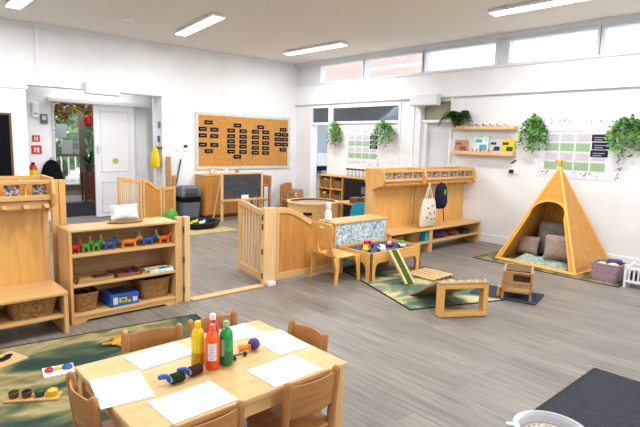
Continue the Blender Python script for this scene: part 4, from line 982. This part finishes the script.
def br(w_, d_, z): return [(w_/2*sx, d_/2*sy, z) for sx, sy in ((-1, -1), (1, -1), (1, 1), (-1, 1))]
obj('bin_body', MB().loft([br(.32, .25, 0), br(.38, .3, .42)]), 'grey', t, bev=.015)
obj('bin_liner', MB().loft([br(.39, .31, .34), br(.395, .315, .425), br(.4, .32, .43)]), 'coat', t, bev=.006)
obj('bin_lid', MB().loft([br(.4, .32, .431), br(.4, .32, .5), br(.36, .26, .6), br(.3, .16, .64)]), 'grey', t, bev=.02)
obj('lid_flap', MB().box(-.14, .14, -.163, -.158, .44, .5).cbox((0, -.155, .55), (.26, .01, .08), 0, 0, -.32), 'metal', t)
for x, y, w_, h, l in [(4.3, 8.98, .09, 1.17, 'tall wooden plank leaning in the corner behind the far fence'), (4.4, 8.97, .07, .82, 'shorter wooden plank leaning in the corner behind the far fence')]:
    tag(obj('plank', MB().cbox((x, y-.02, h/2), (w_, .03, h), 0, 0, -.03), 'w_mid', bev=.004), l, 'plank', 'planks in the corner')
tag(obj('broom_pole', MB().tube([(4.32, 9.0, .01), (4.58, 9.03, 1.12)], .014, 8), 'metal'), 'dark metal pole leaning on the back wall behind the bin', 'pole')
t = thing('green_pouch', 'bright green bean bag on the floor before the far fence', 'bean bag', (4.14, 8.55, 0))
obj('pouch_body', MB().lathe([(.05, 0), (.12, .04), (.135, .12), (.1, .2), (.03, .23)]), 'green', t, smooth=True)
obj('pouch_knot', MB().ell((0, 0, .235), (.03, .03, .02), 8), 'lime', t)
t = thing('builder_tray', 'black round edged builder tray on the straw rug', 'tray', (4.28, 7.95, .008))
def oc(r, z): return [(r*math.cos(2*PI*(k+.5)/8), r*math.sin(2*PI*(k+.5)/8), z) for k in range(8)]
obj('tray_body', MB().loft([oc(.4, 0), oc(.45, .1), oc(.38, .1), oc(.36, .03)]), 'black', t, bev=.012)
for x, y, m, l in [(4.33, 8.05, 'yellow', 'yellow toy in the black builder tray'), (4.16, 7.9, 'lime', 'lime green toy in the black builder tray'), (4.4, 7.92, 'white', 'white toy in the black builder tray'), (4.18, 8.1, 'blue', 'blue toy in the black builder tray')]:
    tag(obj('small_toy', MB().ell((x, y, .065), (.06, .045, .03), 10).ell((x+.05, y, .09), (.025, .022, .025), 8), m, smooth=True), l, 'toy', 'toys in the builder tray')

# chairs against the back wall
def arm_chair(label, loc, rz=0):
    t = thing('wooden_armchair', label, 'chair', loc, rz, 'wooden chairs by the back wall')
    obj('seat', MB().box(-.15, .15, -.15, .15, .26, .285), 'w_chairx', t, bev=.004)
    obj('backrest', MB().box(-.14, .14, .13, .15, .42, .6), 'w_chairx', t, bev=.02)
    for sx in (-1, 1):
        obj('leg', MB().box(sx*.14-.018, sx*.14+.018, .12, .155, 0, .58), 'w_chair', t)
        obj('leg', MB().box(sx*.16-.018, sx*.16+.018, -.16, -.125, 0, .43), 'w_chair', t)
        obj('arm', MB().box(sx*.16-.018, sx*.16+.018, -.165, .15, .43, .455), 'w_chairx', t, bev=.008)
arm_chair('wooden child armchair near the back corner right of the cupboard', (6.85, 8.55, 0), .5)
arm_chair('wooden child armchair at the right by the inner opening, partly behind the other', (7.14, 8.82, 0), .3)
t = thing('stacked_stool', 'tall wooden stool standing at the right end of the cupboard', 'stool', (6.2, 8.7, 0))
obj('stool_seat', MB().box(-.17, .17, -.15, .15, .58, .62), 'w_chairx', t, bev=.01)
obj('stool_back', MB().box(.11, .17, -.15, .15, .62, .8), 'w_chair', t, bev=.01)
for sx in (-1, 1):
    for sy in (-1, 1): obj('leg', MB().box(sx*.14-.02, sx*.14+.02, sy*.12-.02, sy*.12+.02, 0, .58), 'w_chair', t)
obj('stretcher', MB().box(-.15, .15, -.13, -.11, .28, .31), 'w_chairx', t)

# cube shelf with baskets and the dark screen, along the inner partition
t = thing('cubby_unit', 'wooden cubby shelf with two rows of compartments below the small poster', 'shelf unit', (7.04, 7.14, 0))
L_, D, H = .7, .34, .86
for y in (0, L_/2-.01, L_-.02): obj('side_panel', MB().box(0, D, y, y+.02, 0, H-.02), 'w_honey', t)
obj('top_panel', MB().box(-.01, D, -.005, L_+.005, H-.02, H), 'w_honeyx', t)
for z in (.3, .58): obj('shelf_board', MB().box(0, D, .02, L_-.02, z, z+.02), 'w_honeyx', t)
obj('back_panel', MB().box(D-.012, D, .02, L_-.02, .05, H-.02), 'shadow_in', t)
k = 0
for z, zn in ((.32, 'lower'), (.6, 'upper')):
    for y, yn in ((.18, 'right'), (.52, 'left')):
        basket('dark wicker basket in the %s %s compartment of the cubby shelf' % (zn, yn), (7.16, 7.14+y, z+.001), .24, .26, .14, None, 0, 'baskets in the cubby shelf')
        b = MB()
        for _ in range(7): b.ell((7.12+rnd.uniform(-.05, .06), 7.14+y+rnd.uniform(-.07, .07), z+.15+rnd.uniform(0, .025)), (.035, .035, .028), 8, rnd.choice([0, 1, 2]))
        o = tag(obj('toy_pieces', b, ['lgrey', 'w_light', 'navy'], smooth=True), 'loose toys heaped in the %s %s basket of the cubby shelf' % (zn, yn), 'toys', 'toys heaped in the cubby baskets'); o['kind'] = 'stuff'
t = thing('dark_screen_unit', 'dark grey screen fronted unit between the cubby shelf and the coat rack', 'screen', (7.04, 6.37, 0))
obj('unit_body', MB().box(.02, .34, 0, .74, 0, .84), 'screen', t, bev=.005)
obj('unit_front', MB().box(.0, .02, .03, .71, .1, .8), 'black', t)
obj('unit_top', MB().box(-.01, .34, -.01, .75, .84, .86), 'w_honeyx', t)
obj('unit_label', MB().box(-.004, 0, .1, .26, .56, .7), 'grey', t)
jar = None
for k in range(8):
    y = 7.09-k*.098; lab = '%s grey and white jar from the left on the dark unit' % ['first', 'second', 'third', 'fourth', 'fifth', 'sixth', 'seventh', 'last'][k]
    if jar is None:
        jar = thing('glass_jar', lab, 'jar', (7.12, y, .861), 0, 'jars on the dark unit')
        obj('jar_body', MB().lathe([(.036, 0), (.04, .01), (.04, .12), (.03, .135)]), 'lgrey', jar, smooth=True)
        obj('jar_lid', MB().lathe([(.036, .135), (.036, .165)]), 'w_dark', jar)
    else: dup(jar, (7.12, y, .861), 0, lab)
# sand table and low table
t = thing('sand_table', 'round sided wooden sand table with grey brown fill', 'table', (5.68, 6.45, 0))
def el(rx, ry, z, n=28): return [(rx*math.copysign(abs(math.cos(a))**.8, math.cos(a)), ry*math.copysign(abs(math.sin(a))**.8, math.sin(a)), z) for a in [2*PI*q/n for q in range(n)]]
obj('table_wall', MB().loft([el(.4, .4, 0), el(.4, .4, .5), el(.37, .35, .5), el(.37, .35, .4)], cap=False), 'w_light', t, smooth=True)
obj('table_rim', MB().loft([el(.37, .35, .5), el(.42, .42, .5), el(.42, .42, .53), el(.37, .35, .53)], cap=False), 'w_pine', t, smooth=True)
obj('sand_fill', MB().loft([el(.37, .35, .46), el(.37, .35, .5)]), 'cusht', t)
obj('grip_slot', MB().box(-.38, -.3, -.32, -.2, .34, .38), 'black', t)
t = thing('low_table', 'low wooden table behind the divider carrying brown boxes', 'table', (6.44, 6.1, 0))
obj('table_top', MB().box(-.3, .3, -.3, .3, .47, .5), 'w_light', t, bev=.005)
for sx in (-1, 1):
    for sy in (-1, 1): obj('leg', MB().box(sx*.26-.025, sx*.26+.025, sy*.26-.025, sy*.26+.025, 0, .47), 'w_lightz', t)
for x, y, m, l in [(6.25, 5.98, 'w_red', 'dark reddish wooden box on the low table'), (6.51, 5.95, 'w_mid', 'mid brown wooden box on the low table')]:
    t = thing('wooden_box', l, 'box', (x, y, .501), .1, 'boxes on the low table')
    obj('box_body', MB().box(-.1, .1, -.08, .08, 0, .1), m, t, bev=.004)
    obj('box_opening', MB().box(-.08, .08, -.082, -.08, .02, .08), 'w_dark', t)
t = thing('plastic_chair', 'turquoise plastic chair behind the divider next to the coat rack', 'chair', (5.8, 5.4, 0), 2.6)
rs = []
for z, s_ in [(.26, 1), (.36, 1.02), (.46, .98), (.54, .8), (.58, .5)]: rs.append([(s_*.19*math.sin(u), -.16-.03*math.cos(u)-.0*(z-.3), z) for u in [-1+2*q/8 for q in range(9)]] + [(s_*.19*math.sin(u), -.14-.03*math.cos(u), z) for u in [1-2*q/8 for q in range(9)]])
obj('backrest', MB().loft(rs), 'teal', t, smooth=True)
obj('seat', MB().box(-.18, .18, -.17, .17, .25, .275), 'teal', t, bev=.01)
for sx in (-1, 1):
    for sy in (-1, 1): obj('leg', MB().tube([(sx*.15, sy*.13, .25), (sx*.18, sy*.17, 0)], .015, 8), 'teal', t)

# ------------------------------------------------------------------ foreground table
t = thing('activity_table', 'birch rectangular child table with paper and paint in the foreground', 'table', (1.11, 1.89, 0))
obj('table_top', MB().box(-.48, .48, -.352, .352, .495, .52), 'w_table', t, bev=.006)
for sx in (-1, 1):
    for sy in (-1, 1): obj('leg', MB().box(sx*.445-.025, sx*.445+.025, sy*.315-.025, sy*.315+.025, 0 if sx > 0 else .006, .495), 'w_lightz', t, bev=.006)
obj('apron', MB().box(-.42, .42, -.325, -.305, .43, .495).box(-.42, .42, .305, .325, .43, .495).box(-.455, -.435, -.29, .29, .43, .495).box(.435, .455, -.29, .29, .43, .495), 'w_light', t)

def child_chair(label, loc, rz, first=[None]):
    if first[0] is not None:
        return dup(first[0], loc, rz, label)
    t = thing('child_chair', label, 'chair', loc, rz, 'beech chairs round the table'); first[0] = t   # faces local +y, origin under the back posts
    w_ = .132
    for sx in (-1, 1):
        obj('back_post', MB().tube([(sx*w_, .03, 0), (sx*w_, .008, .28), (sx*w_, -.018, .535), (sx*w_, -.02, .549), (sx*w_, -.02, .555)], [.019, .019, .019, .014, .004], 10), 'w_chair', t, smooth=True)
        obj('front_leg', MB().tube([(sx*(w_-.004), .245, 0), (sx*(w_-.004), .24, .268)], .018, 10), 'w_chair', t, smooth=True)
        obj('side_rail', MB().box(sx*w_-.009, sx*w_+.009, .02, .235, .225, .262), 'w_chair', t, bev=.003)
        obj('stretcher', MB().cyl((sx*w_, .025, .12), (sx*w_, .24, .12), .009, 8), 'w_chair', t)
    rows = []
    for (z, yb) in [(.385, -.001), (.395, -.002), (.515, -.016), (.53, -.018)]:
        ins = 0 if z in (.395, .515) else .004
        rows.append([((-w_+2*w_*q/10), yb-.03*math.sin(PI*q/10)-.007+ins, z+(.006*math.sin(PI*q/10) if z > .5 else 0)) for q in range(11)] + [((w_-2*w_*q/10), yb-.03*math.sin(PI*q/10)+.007-ins, z+(.006*math.sin(PI*q/10) if z > .5 else 0)) for q in range(11)])
    obj('backrest', MB().loft(rows), 'w_chairx', t, smooth=True)
    obj('seat', MB().prism([(-w_+.012, .0), (w_-.012, .0), (w_-.012, .03), (w_+.015, .04), (w_+.015, .25), (w_-.01, .268), (-w_+.01, .268), (-w_-.015, .25), (-w_-.015, .04), (-w_+.012, .03)], 'z', .27, .288), 'w_chairx', t, bev=.005)
    obj('front_rail', MB().box(-w_+.01, w_-.01, .23, .245, .225, .262), 'w_chairx', t)
    return t
child_chair('beech child chair at the near right corner of the table, back to the viewer', (1.34, 1.512, 0), 0)
child_chair('beech child chair at the near edge of the table, cut off at the bottom', (.852, 1.512, 0), 0)
child_chair('beech child chair at the left end of the table on the rug', (.597, 1.975, .007), -PI/2)
child_chair('beech child chair at the far edge of the table, left one, by the rug', (1.04, 2.36, .007), PI-.2)
child_chair('beech child chair at the far edge of the table behind the paint bottles', (1.385, 2.36, 0), PI-.03)
child_chair('beech child chair at the right end of the table', (1.668, 1.93, 0), PI/2)

zt = .5215
sh = None
for x, y, w_, d_, rz, l in [(.965, 2.125, .265, .185, .06, 'white paper sheet at the far left of the table before the left far chair'), (.71, 1.92, .195, .26, -.16, 'white paper sheet at the left end of the table'),
                         (.88, 1.655, .27, .2, .03, 'white paper sheet at the near left edge of the table'), (1.315, 1.65, .265, .2, .03, 'white paper sheet at the near right edge of the table'),
                         (1.49, 1.915, .185, .27, -.06, 'white paper sheet at the right end of the table'), (1.365, 2.145, .27, .18, .02, 'white paper sheet at the far right behind the paint bottles')]:
    tag(obj('paper_sheet', MB().box(-w_/2, w_/2, -d_/2, d_/2, 0, .0012), 'paper', loc=(x, y, zt), rz=rz), l, 'paper', 'paper sheets on the table')
def bottle(label, x, y, m1, m2, cap, lab=False, H=.2, lvl=.25):
    t = thing('paint_bottle', label, 'paint bottle', (x, y, zt-.001), 0, 'squeezy paint bottles')
    k = H/.2
    prof = [(.024, 0), (.0295, .004), (.03, .01), (.03, lvl*.2), (.03, lvl*.2+.002), (.03, .128*k), (.027, .148*k), (.018, .163*k), (.0125, .168*k), (.0125, .174*k)]
    obj('bottle_body', MB().lathe(prof, n=24, mis=[1, 1, 1, 1, 0, 0, 0, 0, 0]), [m1, m2], t, smooth=True)
    obj('cap', MB().lathe([(.0145, .172*k), (.0145, .19*k), (.012, .197*k), (.006, .2*k)], n=18), cap, t, smooth=True)
    if lab:
        vs = []; fs = []
        a0 = lab
        for q in range(9):
            a = a0-.62+1.24*q/8
            vs += [(.0304*math.cos(a), .0304*math.sin(a), .045), (.0304*math.cos(a), .0304*math.sin(a), .12)]
        fs = [(2*q, 2*q+2, 2*q+3, 2*q+1) for q in range(8)]
        o = obj('bottle_label', MB().add(vs, fs), 'whiteink' if m1 == 'bo' else 'sage', t, smooth=True)
        vs = []; fs = []
        for r_ in range(7):
            zz = .052+r_*.0095; n0 = len(vs); w1 = .5 if r_ % 3 else .36
            for q in range(5):
                a = a0-w1+(w1*2 if r_ % 2 else w1*1.7)*q/4
                vs += [(.0307*math.cos(a), .0307*math.sin(a), zz), (.0307*math.cos(a), .0307*math.sin(a), zz+.003)]
            fs += [(n0+2*q, n0+2*q+2, n0+2*q+3, n0+2*q+1) for q in range(4)]
        obj('label_text', MB().add(vs, fs), 'faint', t)
front = -2.12
bottle('yellow paint bottle at the left of the group of four', 1.052, 1.932, 'by', 'by2', 'by', False, .2, .3)
bottle('orange paint bottle with white label at the front of the group', 1.082, 1.862, 'bo', 'bo2', 'salmon', front, .2, .2)
bottle('green paint bottle at the right of the group', 1.152, 1.862, 'bg', 'bg2', 'sage', front-.9, .2, .32)
bottle('crimson red paint bottle with white cap at the back of the group', 1.152, 1.978, 'pink', 'pink', 'pinkcap', False, .2)
def roller(label, loc, rz, ch, cr, ball=False):
    t = thing('paint_roller', label, 'paint roller', loc, rz, 'small paint rollers')
    if ball:
        obj('roller_head', MB().ell((.024, 0, .029), (.029, .029, .029), 16), cr, t, smooth=True)
    else:
        prof = []
        for q in range(19): prof.append((.0185+(.0035 if q % 2 else 0), -.028+.056*q/18))
        b = MB(); R = Matrix.Translation((.03, 0, .02)) @ Matrix.Rotation(PI/2, 4, 'Y'); b.lathe([(.008, -.03)]+prof+[(.008, .03)], n=18, R=R)
        obj('roller_head', b, cr, t, smooth=True)
    obj('fork', MB().box(-.012, -.004, -.014, .014, .01, .036).box(-.012, .0, -.006, .006, .014, .026), ch, t, bev=.003)
    if ball: obj('grip', MB().tube([(-.01, 0, .024), (-.03, .01, .022), (-.05, .022, .02)], [.013, .015, .017], 10), ch, t, smooth=True); return t
    if not ball: obj('end_cap', MB().cyl((-.006, 0, .02), (.0, 0, .02), .013, 14), 'lgrey', t)
    obj('handle', MB().tube([(-.006, 0, .028), (-.014, .012, .034), (-.026, .028, .03), (-.034, .036, .026)], [.009, .011, .011, .009], 10), ch, t, smooth=True)
roller('blue handled roller with ridged mossy green head, nearer the left sheet', (.875, 1.83, zt), .1, 'blue', 'foam_g')
roller('blue handled roller with smooth brown head beside the yellow bottle', (.965, 1.845, zt), .16, 'blue', 'foam_b')
roller('orange handled dabber with purple ball head', (1.31, 1.91, zt), .1, 'orange', 'purple', True)
t = thing('dabber_stick', 'thin green stick dabber with two dark ball tips beside the green bottle', 'dabber', (1.225, 1.885, zt))
obj('stick', MB().tube([(-.045, .01, .012), (.035, -.005, .01)], .004, 8), 'leaf3', t)
obj('ball_tip', MB().ell((.038, -.005, .0105), .0105), 'foam_g', t, smooth=True)
obj('ball_tip', MB().ell((-.028, -.02, .0105), .0105), 'leaf3', t, smooth=True)

# ------------------------------------------------------------------ toys on the left rug
zr = .0075
t = thing('puzzle_board', 'white puzzle board with red yellow and blue pieces on the landscape rug', 'puzzle', (.865, 3.40, zr), -.15)
t.scale = (.9, .9, 1)
obj('board', MB().box(-.1, .1, -.08, .08, 0, .01), 'paper', t)
for x, m, s in [(-.06, 'red', .028), (-.005, 'yellow', .018), (.055, 'blue', .034)]: obj('puzzle_piece', MB().lathe([(s, .01), (s*1.1, .022), (s*.8, .03)], (x, .005, 0), 14), m, t, smooth=True)
t = thing('puzzle_board', 'tan puzzle board with dark animal at the left edge of the rug', 'puzzle', (.62, 3.78, zr), .35)
obj('board', MB().box(-.12, .12, -.1, .1, 0, .01), 'w_pine', t)
obj('puzzle_piece', MB().ell((.0, 0, .014), (.06, .03, .008), 12).ell((.06, .03, .014), (.03, .02, .008), 10), 'black', t)
t = thing('bead_tray', 'pale wooden tray with four dark and yellow cups on the landscape rug', 'tray', (.655, 3.12, zr), -.55)
t.scale = (.85, .9, .9)
obj('tray_base', MB().box(-.17, .17, -.05, .05, 0, .014), 'w_light', t, bev=.004)
for q, m in enumerate(['foam_g', 'navy', 'leaf3', 'yellow']):
    c = obj('cup', MB().lathe([(.028, .014), (.034, .05), (.03, .052), (.026, .03)], (-.12+q*.08, 0, 0), 14), ['w_dark', 'w_dark', 'leaf3', 'yellow'][q], t, smooth=True)
    obj('cup_filling', MB().ell((-.12+q*.08, 0, .046), (.03, .03, .016), 12), m, c, smooth=True)
t = thing('giraffe_toy', 'orange yellow long legged toy animal lying on the landscape rug', 'toy animal', (1.32, 3.62, zr), .7)
b = MB(); b.ell((0, 0, .02), (.07, .035, .02), 12)
for sx in (-1, 1):
    for sy in (-1, 1): b.tube([(sx*.045, sy*.02, .02), (sx*.06, sy*.08, .012)], [.012, .01], 8)
obj('animal_body', b, 'ochre', t, smooth=True)
obj('animal_head', MB().tube([(.06, 0, .022), (.13, .015, .03)], [.016, .012], 8).ell((.145, .018, .032), (.028, .016, .016), 10), 'yellow', t, smooth=True)

# ------------------------------------------------------------------ dark mat and clear tub
t = thing('entrance_mat', 'large charcoal entrance mat on the floor at the lower right', 'mat', (2.42, -.2, 0))
obj('mat_pile', MB().box(.03, 1.26, .03, 1.38, 0, .009), 'darkmat', t)
obj('mat_edge', MB().box(0, 1.29, 0, .03, 0, .006).box(0, 1.29, 1.38, 1.41, 0, .006).box(0, .03, .03, 1.38, 0, .006).box(1.26, 1.29, .03, 1.38, 0, .006), 'rubber', t)
t = thing('clear_tub', 'clear plastic tub of brown and white pieces at the bottom edge', 'tub', (2.25, .885, .0), 0)
t.scale = (.82, .82, 1.0)
obj('tub_body', MB().lathe([(.15, 0), (.165, .12), (.178, .235), (.172, .235), (.158, .12), (.145, .006)], n=32), 'clearp', t, smooth=True)
obj('tub_rim', MB().loft([[(r*math.cos(2*PI*k/32), r*math.sin(2*PI*k/32), z) for k in range(32)] for r, z in [(.172, .236), (.2, .237), (.2, .247), (.172, .25)]], cap=False), 'clearp', t, smooth=True)
obj('tub_handle', MB().cbox((-.115, .165, .24), (.075, .04, .016), 0, 2.17), 'lgrey', t, bev=.008)
o = obj('tub_contents', MB().lathe([(.138, .012), (.15, .1), (.16, .2), (.12, .215), (.04, .222)], n=28), 'soil', t, smooth=True); o['kind'] = 'stuff'

# ------------------------------------------------------------------ light, camera
wd = bpy.data.worlds.new('sky'); scene.world = wd; wd.use_nodes = True
bg = wd.node_tree.nodes['Background']; bg.inputs[0].default_value = (.86, .93, 1.0, 1); bg.inputs[1].default_value = 2.6
cd = bpy.data.cameras.new('camera'); cam = bpy.data.objects.new('camera', cd); COL.objects.link(cam)
cd.sensor_width = 36; cd.lens = 511.951/640*36; cd.clip_start = .05; cd.clip_end = 200
P_, Y_, R_ = [math.radians(v) for v in (7.85971, 42.18272, 1.57417)]
fw = Vector((math.sin(Y_)*math.cos(P_), math.cos(Y_)*math.cos(P_), -math.sin(P_)))
r0 = Vector((math.cos(Y_), -math.sin(Y_), 0)); u0 = r0.cross(fw)
r1 = math.cos(R_)*r0 + math.sin(R_)*u0; u1 = -math.sin(R_)*r0 + math.cos(R_)*u0
cam.matrix_world = Matrix(((r1.x, u1.x, -fw.x, 0), (r1.y, u1.y, -fw.y, 0), (r1.z, u1.z, -fw.z, 1.5), (0, 0, 0, 1)))
scene.camera = cam
scene.view_settings.view_transform = 'Standard'; scene.view_settings.look = 'None'
scene.view_settings.gamma = 1.0; scene.view_settings.use_curve_mapping = False
scene.view_settings.exposure = 0.14
